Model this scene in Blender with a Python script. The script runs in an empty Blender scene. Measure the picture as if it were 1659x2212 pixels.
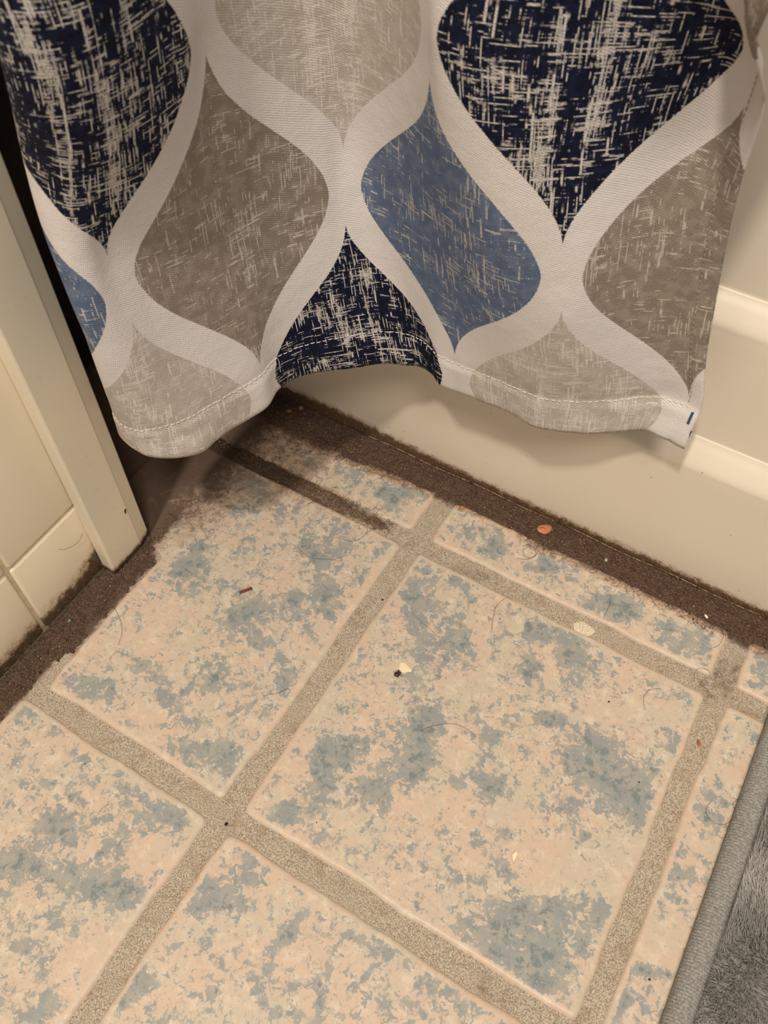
import bpy, bmesh, math, random
import numpy as np
from mathutils import Vector, Matrix
# ---------------------------------------------------------------- camera
CAM_C = [0.14427, -0.28699, 0.47952]
CAM_R = [[0.859251, 0.511537, 0.004155], [0.417725, -0.696937, -0.58291], [-0.295284, 0.502602, -0.812526]]
F_PX = 1857.32
sc = bpy.context.scene
col = sc.collection
rng = np.random.default_rng(7)
random.seed(7)
cd = bpy.data.cameras.new('camera'); cam = bpy.data.objects.new('camera', cd); col.objects.link(cam)
M = Matrix([[CAM_R[0][i], -CAM_R[1][i], -CAM_R[2][i], CAM_C[i]] for i in range(3)] + [[0, 0, 0, 1]])
cam.matrix_world = M
cd.sensor_fit = 'VERTICAL'; cd.sensor_height = 24.0; cd.lens = 24.0 * F_PX / 2212.0
cd.clip_start = 0.01; cd.clip_end = 20
cd.dof.use_dof = True; cd.dof.focus_distance = 0.50; cd.dof.aperture_fstop = 11.0
sc.camera = cam
# ---------------------------------------------------------------- world, lights, exposure
w = bpy.data.worlds.new('world'); sc.world = w; w.use_nodes = True
w.node_tree.nodes['Background'].inputs[0].default_value = (1.0, 0.91, 0.80, 1)
w.node_tree.nodes['Background'].inputs[1].default_value = 0.26
def lamp(name, loc, tgt, size, power, color):
    l = bpy.data.lights.new(name, 'AREA'); l.shape = 'DISK'; l.size = size; l.energy = power; l.color = color
    o = bpy.data.objects.new(name, l); col.objects.link(o); o.location = loc
    o.rotation_euler = (Vector(tgt) - Vector(loc)).to_track_quat('-Z', 'Y').to_euler()
    return o
lamp('vanity_lamp', (0.06, -0.84, 1.78), (0.05, 0, 0.05), 0.10, 17.5, (1.0, 0.895, 0.76))
lamp('ceiling_lamp', (0.75, -0.95, 1.95), (0.05, 0, 0.05), 0.45, 18.0, (1.0, 0.90, 0.77))
sc.view_settings.view_transform = 'Standard'; sc.view_settings.look = 'None'
sc.view_settings.exposure = 0.0; sc.view_settings.gamma = 1.0; sc.view_settings.use_curve_mapping = False
# ---------------------------------------------------------------- helpers
def tag(o, label=None, cat=None, group=None, kind=None):
    if label: o['label'] = label
    if cat: o['category'] = cat
    if group: o['group'] = group
    if kind: o['kind'] = kind
    return o
def link(name, me, mat=None, parent=None, smooth=True):
    o = bpy.data.objects.new(name, me); col.objects.link(o)
    if mat and not me.materials: me.materials.append(mat)
    if parent: o.parent = parent
    if smooth: me.shade_smooth()
    return o
def empty(name, loc=(0, 0, 0)):
    o = bpy.data.objects.new(name, None); col.objects.link(o); o.location = loc; o.empty_display_size = 0.02
    bpy.context.view_layer.update()
    return o
def mesh(name, v, f):
    me = bpy.data.meshes.new(name); me.from_pydata([tuple(map(float, p)) for p in v], [], [tuple(map(int, q)) for q in f]); me.update(); return me
def grid_mesh(name, P, flip=False):
    a, b = P.shape[:2]; v = P.reshape(-1, 3)
    i = np.arange(a - 1)[:, None] * b + np.arange(b - 1)[None]
    f = np.stack([i, i + b, i + b + 1, i + 1], -1).reshape(-1, 4)
    if flip: f = f[:, ::-1]
    me = bpy.data.meshes.new(name); me.from_pydata(v.tolist(), [], f.tolist()); me.update(); return me
def attr(me, name, vals):
    at = me.attributes.new(name, 'FLOAT', 'POINT'); at.data.foreach_set('value', np.ascontiguousarray(vals, dtype=np.float32).ravel())
def profile_mesh(name, prof, axis, a0, a1, closed=False, n=2):
    """sweep a 2-d profile along an axis: 'x' -> profile is (y,z); 'z' -> (x,y)"""
    ts = np.linspace(a0, a1, n); V = []; k = len(prof)
    for t in ts:
        for p in prof: V.append((t, p[0], p[1]) if axis == 'x' else (p[0], p[1], t))
    F = []
    m = k if closed else k - 1
    for i in range(n - 1):
        for j in range(m): F.append((i * k + j, i * k + (j + 1) % k, (i + 1) * k + (j + 1) % k, (i + 1) * k + j))
    if closed: F.append(tuple(range(k))[::-1]); F.append(tuple((n - 1) * k + j for j in range(k)))
    me = mesh(name, V, F)
    bm = bmesh.new(); bm.from_mesh(me); bmesh.ops.recalc_face_normals(bm, faces=bm.faces); bm.to_mesh(me); bm.free()
    return me
def box_bm(x0, x1, y0, y1, z0, z1, bev=0.0, seg=2):
    bm = bmesh.new(); bmesh.ops.create_cube(bm, size=1)
    for v in bm.verts: v.co = Vector(((x0 + x1) / 2 + v.co.x * (x1 - x0), (y0 + y1) / 2 + v.co.y * (y1 - y0), (z0 + z1) / 2 + v.co.z * (z1 - z0)))
    if bev: bmesh.ops.bevel(bm, geom=bm.edges[:], offset=bev, segments=seg, profile=0.5, affect='EDGES')
    return bm
def bm_mesh(name, bm):
    me = bpy.data.meshes.new(name); bm.to_mesh(me); bm.free(); return me
# value noise in numpy
_perm = rng.random((256, 256))
def vnoise(x, y, s, oct=3):
    out = 0; amp = 1; tot = 0
    for k in range(oct):
        X = np.asarray(x) * s * 2 ** k + 17.3 * k; Y = np.asarray(y) * s * 2 ** k + 5.1 * k
        xi = np.floor(X).astype(int); yi = np.floor(Y).astype(int); fx = X - xi; fy = Y - yi
        fx = fx * fx * (3 - 2 * fx); fy = fy * fy * (3 - 2 * fy)
        g = lambda i, j: _perm[(xi + i) % 256, (yi + j) % 256]
        out = out + amp * ((g(0, 0) * (1 - fx) + g(1, 0) * fx) * (1 - fy) + (g(0, 1) * (1 - fx) + g(1, 1) * fx) * fy); tot += amp; amp *= 0.5
    return out / tot
# ---- node expressions
class X:
    nt = None
    def __init__(s, v): s.v = v
    @staticmethod
    def m(op, a, b=None, c=None, clamp=False):
        n = X.nt.nodes.new('ShaderNodeMath'); n.operation = op; n.use_clamp = clamp
        for i, q in enumerate((a, b, c)):
            if q is None: continue
            q = q.v if isinstance(q, X) else q
            if isinstance(q, (int, float)): n.inputs[i].default_value = q
            else: X.nt.links.new(q, n.inputs[i])
        return X(n.outputs[0])
    def __add__(s, o): return X.m('ADD', s, o)
    __radd__ = __add__
    def __sub__(s, o): return X.m('SUBTRACT', s, o)
    def __rsub__(s, o): return X.m('SUBTRACT', o, s)
    def __mul__(s, o): return X.m('MULTIPLY', s, o)
    __rmul__ = __mul__
    def __truediv__(s, o): return X.m('DIVIDE', s, o)
def mx(a, b): return X.m('MAXIMUM', a, b)
def mn(a, b): return X.m('MINIMUM', a, b)
def ab(a): return X.m('ABSOLUTE', a)
def ss(v, lo, hi, a=0.0, b=1.0):
    n = X.nt.nodes.new('ShaderNodeMapRange'); n.interpolation_type = 'SMOOTHSTEP'
    X.nt.links.new(v.v, n.inputs[0])
    for i, q in enumerate((lo, hi, a, b)): n.inputs[i + 1].default_value = q
    return X(n.outputs[0])
def noise(vec, scale, detail=2.0, rough=0.5, dim='3D', dist=0.0, sx=None):
    nt = X.nt
    if sx:
        mp = nt.nodes.new('ShaderNodeMapping'); nt.links.new(vec, mp.inputs[0]); mp.inputs['Scale'].default_value = sx
        if len(sx) > 3: pass
        vec = mp.outputs[0]
    n = nt.nodes.new('ShaderNodeTexNoise'); n.noise_dimensions = dim; nt.links.new(vec, n.inputs['Vector'])
    n.inputs['Scale'].default_value = scale; n.inputs['Detail'].default_value = detail; n.inputs['Roughness'].default_value = rough; n.inputs['Distortion'].default_value = dist
    return X(n.outputs[0])
def voro(vec, scale):
    n = X.nt.nodes.new('ShaderNodeTexVoronoi'); X.nt.links.new(vec, n.inputs['Vector']); n.inputs['Scale'].default_value = scale
    return X(n.outputs['Distance'])
def A(name):
    n = X.nt.nodes.new('ShaderNodeAttribute'); n.attribute_name = name; return X(n.outputs['Fac'])
def pos(): return X.nt.nodes.new('ShaderNodeNewGeometry').outputs['Position']
def xyz(v):
    n = X.nt.nodes.new('ShaderNodeSeparateXYZ'); X.nt.links.new(v, n.inputs[0]); return [X(o) for o in n.outputs]
def srgb(r, g, b):
    f = lambda c: (c / 255 / 12.92) if c <= 10.3 else ((c / 255 + 0.055) / 1.055) ** 2.4
    return (f(r), f(g), f(b), 1)
def mix(fac, a, b):
    n = X.nt.nodes.new('ShaderNodeMix'); n.data_type = 'RGBA'
    if isinstance(fac, X): X.nt.links.new(fac.v, n.inputs[0])
    else: n.inputs[0].default_value = fac
    for k, q in ((6, a), (7, b)):
        if isinstance(q, tuple): n.inputs[k].default_value = q
        else: X.nt.links.new(q, n.inputs[k])
    return n.outputs[2]
def material(name, build, rough=0.5, spec=0.5):
    m = bpy.data.materials.new(name); m.use_nodes = True; X.nt = m.node_tree
    b = m.node_tree.nodes['Principled BSDF']; b.inputs['Roughness'].default_value = rough; b.inputs['Specular IOR Level'].default_value = spec
    r = build(b)
    if r is not None:
        if isinstance(r, tuple): b.inputs['Base Color'].default_value = r
        else: m.node_tree.links.new(r, b.inputs['Base Color'])
    return m
def bump(b, h, strength, dist):
    n = X.nt.nodes.new('ShaderNodeBump'); n.inputs['Strength'].default_value = strength; n.inputs['Distance'].default_value = dist
    X.nt.links.new(h.v, n.inputs['Height']); X.nt.links.new(n.outputs[0], b.inputs['Normal'])
def plug(b, name, v): X.nt.links.new(v.v if isinstance(v, X) else v, b.inputs[name])
# ---------------------------------------------------------------- materials
GRIME_AND_SHADE = srgb(92, 72, 60)  # one brown for floor grime and for the shade painted in the recess
def m_tile(b):
    p = pos()
    nb = noise(p, 70, 2); nm = noise(p, 210, 3, 0.6, dist=0.6); nf = noise(p, 620, 3, 0.65); n2 = noise(p, 45, 3)
    tint = noise(p, 30, 3, 0.6); pale = noise(p, 130, 4, 0.7)
    v = A('blue') * 0.70 + (nb - 0.5) * 1.7 + (nm - 0.5) * 3.8 + (nf - 0.5) * 2.0 - 0.28
    v = v - ss(A('edge'), 5.5, 2.5) * 1.3
    msk = ss(v, -0.10, 0.24)
    fleck = ss(noise(p, 330, 4, 0.7, dist=0.8) + (nb - 0.5) * 0.25 + A('blue') * 0.04, 0.535, 0.65) * ss(A('edge'), 3.0, 5.0)
    msk = mx(msk, fleck * 0.62)
    base = mix(ss(tint, 0.40, 0.62), srgb(206, 184, 165), srgb(199, 186, 168))
    base = mix(ss(pale, 0.48, 0.68) * 0.6, base, srgb(222, 210, 192))
    base = mix(ss(noise(p, 330, 3, 0.7), 0.50, 0.70) * 0.35, base, srgb(182, 166, 150))
    blue = mix(ss(noise(p, 95, 2), 0.42, 0.62), srgb(141, 148, 150), srgb(158, 158, 152))
    blue = mix(ss(v + (noise(p, 160, 3) - 0.5) * 2.6, 0.75, 1.45), blue, srgb(108, 124, 128))
    blue = mix(ss(voro(p, 420), 0.32, 0.10) * 0.25, blue, srgb(188, 181, 170))
    c = mix(msk * 0.90, base, blue)
    c = mix(ss(A('edge'), 1.6, 0.2) * 0.35, c, srgb(192, 178, 158))
    d = A('dirt') + (nf - 0.5) * 0.7 * ss(A('dirt'), 0.03, 0.3) + (nm - 0.5) * 0.8 * ss(A('dirt'), 0.03, 0.3)  # mask holds real grime plus painted shade under the curtain
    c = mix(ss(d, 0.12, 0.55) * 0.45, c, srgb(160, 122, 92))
    c = mix(ss(d, 0.42, 1.0) * 0.9, c, GRIME_AND_SHADE)
    bump(b, noise(p, 60, 2) * 1.0 + noise(p, 500, 2) * 0.12, 0.35, 0.0012)
    plug(b, 'Roughness', ss(nf, 0.3, 0.7, 0.34, 0.50) + d * 0.2)
    return c
MT = material('glazed_floor_tile', m_tile, 0.4, 0.4)
def m_grout(b):
    p = pos(); f = noise(p, 1500, 3, 0.75); m = noise(p, 90, 3)
    s1 = voro(p, 1100)
    c = mix(ss(f, 0.36, 0.62), srgb(134, 118, 102), srgb(210, 197, 180))
    c = mix(ss(s1, 0.28, 0.12) * 0.55, c, srgb(110, 92, 74))
    c = mix(ss(noise(p, 800, 2), 0.64, 0.72) * 0.8, c, srgb(226, 216, 196))
    c = mix(ss(m, 0.52, 0.72) * 0.35, c, srgb(140, 112, 84))
    d = A('dirt') + (noise(p, 300, 3) - 0.5) * 0.9 * ss(A('dirt'), 0.03, 0.3)
    c = mix(ss(d, 0.12, 0.7) * 0.92, c, GRIME_AND_SHADE)
    bump(b, f + m * 0.4, 0.7, 0.0008)
    return c
MG = material('sandy_grout', m_grout, 0.85, 0.2)
def m_grime(b):
    p = pos(); a = noise(p, 900, 4, 0.75); q = noise(p, 130, 3)
    c = mix(ss(a, 0.35, 0.66), srgb(70, 52, 46), srgb(128, 104, 90))
    c = mix(ss(q, 0.5, 0.68) * 0.5, c, srgb(112, 90, 72))
    c = mix(ss(noise(p, 1300, 2), 0.66, 0.73) * 0.8, c, srgb(190, 172, 150))
    bump(b, a + noise(p, 2500, 2) * 0.4, 1.0, 0.0012)
    return c
MGR = material('lint_and_grime', m_grime, 0.9, 0.15)
def m_lint(b):
    p = pos(); x, y, z = xyz(p); a = noise(p, 900, 4, 0.75)
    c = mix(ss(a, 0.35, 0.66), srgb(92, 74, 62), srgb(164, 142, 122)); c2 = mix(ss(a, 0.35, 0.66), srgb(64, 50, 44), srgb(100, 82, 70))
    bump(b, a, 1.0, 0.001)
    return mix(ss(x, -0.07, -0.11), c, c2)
MLN = material('matted_lint', m_lint, 0.9, 0.15)
def m_fiber(b):
    t = A('tone'); c = mix(ss(t, 0.0, 0.6), srgb(66, 48, 40), srgb(128, 100, 76)); return mix(ss(t, 0.75, 1.0), c, srgb(170, 140, 104))
MF = material('loose_fibre', m_fiber, 0.6, 0.3)
MH = material('hair', lambda b: srgb(74, 56, 44), 0.45, 0.4)
def m_enamel(b):
    p = pos(); x, y, z = xyz(p)
    c = mix(ss(noise(p, 6, 2), 0.35, 0.65), srgb(228, 216, 198), srgb(232, 222, 206))
    zn = z - (noise(p, 150, 3, 0.7) - 0.5) * 0.012 - (noise(p, 900, 3, 0.7) - 0.5) * 0.010 - ss(x, 0.05, -0.12) * 0.006
    c = mix(ss(zn, 0.0135, 0.0075) * 0.55, c, srgb(166, 128, 84))
    c = mix(ss(zn, 0.0105, 0.0060) * 0.92, c, srgb(92, 68, 48))
    c = mix(ss(voro(p, 75), 0.045, 0.03) * 0.6, c, srgb(110, 90, 80))
    bump(b, noise(p, 25, 1), 0.08, 0.002)
    return c
ME = material('tub_enamel', m_enamel, 0.36, 0.45)
def m_walltile(b):
    p = pos(); x, y, z = xyz(p)
    c = mix(ss(noise(p, 14, 3), 0.35, 0.65), srgb(238, 225, 200), srgb(243, 231, 208))
    zn = z - (noise(p, 110, 3, 0.7) - 0.5) * 0.020 - (noise(p, 800, 3, 0.7) - 0.5) * 0.012
    near = ss(y, -0.145, -0.122)
    zn = zn - near * 0.010
    c = mix(ss(zn, 0.022, 0.013) * 0.6, c, srgb(178, 146, 92))
    c = mix(ss(zn, 0.017, 0.010) * 0.95, c, srgb(88, 68, 52))
    bump(b, noise(p, 40, 1), 0.1, 0.001)
    return c
MW = material('cream_wall_tile', m_walltile, 0.38, 0.4)
MJ = material('wall_joint', lambda b: mix(ss(noise(pos(), 200, 3), 0.4, 0.6), srgb(216, 200, 170), srgb(206, 190, 160)), 0.7, 0.3)
def m_trim(b):
    p = pos(); x, y, z = xyz(p)
    c = mix(ss(noise(p, 9, 2), 0.4, 0.6), srgb(230, 218, 196), srgb(222, 213, 193))
    c = mix(ss(noise(p, 160, 4), 0.60, 0.75) * 0.15, c, srgb(180, 168, 140))
    zn = z - (noise(p, 300, 4, 0.7) - 0.5) * 0.006
    c = mix(ss(zn, 0.0105, 0.007) * 0.6, c, srgb(170, 138, 88))
    c = mix(ss(zn, 0.0080, 0.0055) * 0.95, c, srgb(66, 48, 38))
    return c
MTR = material('painted_moulding', m_trim, 0.45, 0.35)
MDK = material('shade_toned_alcove', lambda b: mix(ss(noise(pos(), 12, 3), 0.4, 0.6), srgb(48, 38, 32), srgb(34, 27, 24)), 0.8, 0.2)  # recess shade put into the colour; the wall itself would be cream
MWP = material('plain_plaster', lambda b: mix(ss(noise(pos(), 30, 3), 0.4, 0.6), srgb(214, 202, 180), srgb(220, 208, 188)), 0.8, 0.2)
def m_fabric(b):
    uv = X.nt.nodes.new('ShaderNodeUVMap').outputs[0]
    s_, t_, _ = xyz(uv); s = s_ * 1000.0; t = t_ * 1000.0
    wob = (noise(uv, 1500, 2, dim='2D') - 0.5) * 1.3
    def lattice(s0, t0):
        k = X.m('ROUND', (s - s0) / 121.0); m = X.m('ROUND', (t - t0) / 193.0)
        sl = s - s0 - k * 121.0; tl = t - t0 - m * 193.0
        xx = mn(ab(tl) / 79.0, 1.0)
        g = (X.m('COSINE', xx * math.pi) + 1.0) * 0.5 * 0.84 + (1.0 - xx) * 0.16
        e = g * 52.0 - ab(sl) + wob * ss(xx, 1.0, 0.9)
        return ss(e, -0.22, 0.22) * ss(xx, 1.0, 0.995), k, m, sl, tl
    eI, ek, em, esl, etl = lattice(0.0, 204.5)
    oI, ok, om, osl, otl = lattice(60.5, 108.0)
    par = X.m('PINGPONG', ek + em, 1.0); opar = X.m('PINGPONG', ok, 1.0)
    # woven cross-hatch print
    warp = noise(uv, 16, 1, dim='2D') - 0.5
    sw = s + warp * 5.0; tw = t - warp * 5.0
    def thread(across, along, pitch, freq, seed):
        row = X.m('FLOOR', across / pitch + seed)
        cmb = X.nt.nodes.new('ShaderNodeCombineXYZ'); X.nt.links.new((row * 7.317 + seed).v, cmb.inputs[0]); X.nt.links.new((along * freq + row * 3.71).v, cmb.inputs[1])
        n = X.nt.nodes.new('ShaderNodeTexNoise'); n.noise_dimensions = '2D'; X.nt.links.new(cmb.outputs[0], n.inputs['Vector']); n.inputs['Scale'].default_value = 1.0; n.inputs['Detail'].default_value = 3.0; n.inputs['Roughness'].default_value = 0.62
        fr = X.m('FRACT', across / pitch + seed); prof = ss(ab(fr - 0.5), 0.50, 0.26)
        return X(n.outputs[0]), prof
    M1 = noise(uv, 38, 2, dim='2D'); M2 = noise(uv, 70, 2, dim='2D', dist=0.4)
    msk = (M1 - 0.5) * 0.42; msk2 = (M2 - 0.5) * 0.40
    va, pa = thread(sw, tw, 0.56, 0.055, 3.3); vb, pb = thread(sw, tw, 1.15, 0.038, 8.1)
    ha, qa = thread(tw, sw, 0.60, 0.060, 5.7); hb, qb = thread(tw, sw, 1.20, 0.042, 1.9)
    cen = ss(ab(ab(esl + 2.0) - 8.5), 4.5, 0.5) * ss(ab(etl + 10.0), 60.0, 25.0)
    def weave(off):
        V = mx(ss(va + msk + off, 0.58, 0.64) * pa, ss(vb + msk2 * 0.7 + off, 0.63, 0.68) * pb)
        H = mx(ss(ha + msk2 + off, 0.59, 0.65) * qa, ss(hb + msk * 0.7 + off, 0.64, 0.69) * qb)
        dots = ss(va + msk + off, 0.50, 0.56) * ss(ha + msk2 + off, 0.49, 0.55) * pa * qa
        return mx(mx(V, H), dots)
    brk = ss(noise(uv, 1400, 1, dim='2D'), 0.28, 0.45, 0.45, 1.0)
    dense_e = weave(cen * 0.075 - 0.024) * brk
    sparse = weave(-0.052) * brk
    white = srgb(217, 211, 209)
    navy = mix(ss(noise(uv, 220, 3, dim='2D'), 0.4, 0.65), srgb(13, 17, 38), srgb(21, 27, 52))
    slate = mix(ss(noise(uv, 160, 3, dim='2D'), 0.4, 0.65), srgb(90, 104, 132), srgb(104, 118, 144))
    taupe = mix(ss(noise(uv, 160, 3, dim='2D'), 0.4, 0.65), srgb(136, 124, 114), srgb(150, 139, 128))
    light = mix(ss(noise(uv, 160, 3, dim='2D'), 0.4, 0.65), srgb(182, 173, 164), srgb(192, 184, 176))
    c1 = mix(dense_e, mix(par, navy, light), mix(par, srgb(208, 202, 196), srgb(216, 210, 204)))
    c2 = mix(sparse * 0.85, mix(opar, taupe, slate), srgb(204, 196, 188))
    c = mix(eI, mix(oI, white, c2), c1)
    # blue raw end of the folded corner
    c = mix(ss(ab(s - 308.2), 1.0, 0.6) * ss(ab(t - 18.0), 3.6, 3.0), c, srgb(60, 84, 120))
    # twill weave
    wv = X.m('SINE', (t * 0.9 + s * 0.35) * 6.283) * 0.5 + X.m('SINE', (s * 1.2 - t * 0.2) * 6.283) * 0.5
    bump(b, wv * 0.45 + noise(uv, 1200, 3, dim='2D') * 0.9 + noise(uv, 90, 3, dim='2D') * 2.5, 0.55, 0.0004)
    return c
MC = material('printed_twill', m_fabric, 0.75, 0.15)
MTH = material('sewing_thread', lambda b: srgb(226, 221, 214), 0.6, 0.3)
def m_mat(b):
    p = pos(); t = A('tone'); c = mix(ss(noise(p, 45, 3), 0.38, 0.62), srgb(150, 147, 143), srgb(176, 173, 168))
    return mix(t * 0.75, c, srgb(214, 211, 207))
MP = material('grey_microfibre', m_mat, 0.8, 0.2)
def m_bind(b):
    p = pos(); c = mix(ss(noise(p, 900, 3), 0.4, 0.62), srgb(132, 130, 127), srgb(164, 161, 156))
    bump(b, noise(p, 1600, 3), 0.5, 0.0006); return c
MB = material('grey_ribbed_binding', m_bind, 0.8, 0.2)
def flat(name, c, r=0.5, s=0.4, c2=None, sc_=900):
    return material(name, lambda b: c if c2 is None else mix(ss(noise(pos(), sc_, 3), 0.4, 0.6), c, c2), r, s)

# ---------------------------------------------------------------- floor
def tub_dirt(x, y):
    lo = 0.0445 + 0.0015 * np.clip((x - 0.10) / 0.05, 0, 1) - 0.010 * np.clip((-x - 0.01) / 0.09, 0, 1) + 0.004 * np.clip((x - 0.02) / 0.05, 0, 1) * (x < 0.055) - 0.003 * np.exp(-((x - 0.075) / 0.012) ** 2) - 0.004 * np.clip((x - 0.06) / 0.1, 0, 1)
    return (y - lo) / 0.010
def wall_dirt(x, y):
    hi = np.where(y < -0.18, -0.1490 , np.where(y < -0.100, -0.1430, -0.1475))
    return (hi - x) / 0.010
U0 = 0.21
def dirt_and_shade(x, y):
    d = 0.9 * np.clip(1.0 + tub_dirt(x, y) * 1.0, 0, 1.3)
    d = np.maximum(d, 0.9 * np.clip(1.0 + wall_dirt(x, y) * 1.6, 0, 1.3) * (y < -0.06))
    g = np.exp(-(np.abs(y) / 0.010) ** 2) * np.clip((-x - 0.015) / 0.06, 0, 1)
    d = np.maximum(d, g * 0.9)
    cor = np.clip((y + 0.105) / 0.05, 0, 1) * np.clip((-0.105 - x) / 0.05, 0, 1)  # corner grime together with the recess's darkness, painted into the mask
    cor2 = np.clip((-x - 0.045) / 0.09, 0, 1) * np.clip((y + 0.055) / 0.05, 0, 1)  # curtain's shadow deepened by colour over the dirty floor below it
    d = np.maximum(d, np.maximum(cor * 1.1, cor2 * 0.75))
    for bx, by, rr, aa in ((0.045, -0.001, 0.014, 0.32), (0.085, 0.0, 0.010, 0.22), (0.210, 0.012, 0.022, 0.36), (0.205, -0.003, 0.012, 0.3), (0.165, -0.212, 0.018, 0.28), (-0.12, -0.21, 0.014, 0.2)):
        d = np.maximum(d, aa * np.exp(-((x - bx) ** 2 + (y - by) ** 2) / rr ** 2) * ((np.abs(y) < 0.0062) | (np.abs(x - U0) < 0.0062) | (np.abs(y + U0) < 0.0062)))
    return d * (0.65 + 0.7 * vnoise(x + 3, y + 3, 120))
gx = np.linspace(-0.30, 0.70, 251); gy = np.linspace(-0.75, 0.0625, 204)
PX, PY = np.meshgrid(gx, gy, indexing='ij')
PZ = -0.0015 + 0.0006 * (vnoise(PX + 1, PY + 2, 90) - 0.5)
me = grid_mesh('floor', np.stack([PX, PY, PZ], -1)); attr(me, 'dirt', dirt_and_shade(PX, PY))  # dirt attribute of the grout includes painted recess shade
floor = tag(link('floor', me, MG), kind='structure')
sd = bm_mesh('floor_bed', box_bm(-0.30, 0.70, -0.75, 0.0625, -0.03, -0.004))
U = 0.21; G = 0.0055
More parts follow.
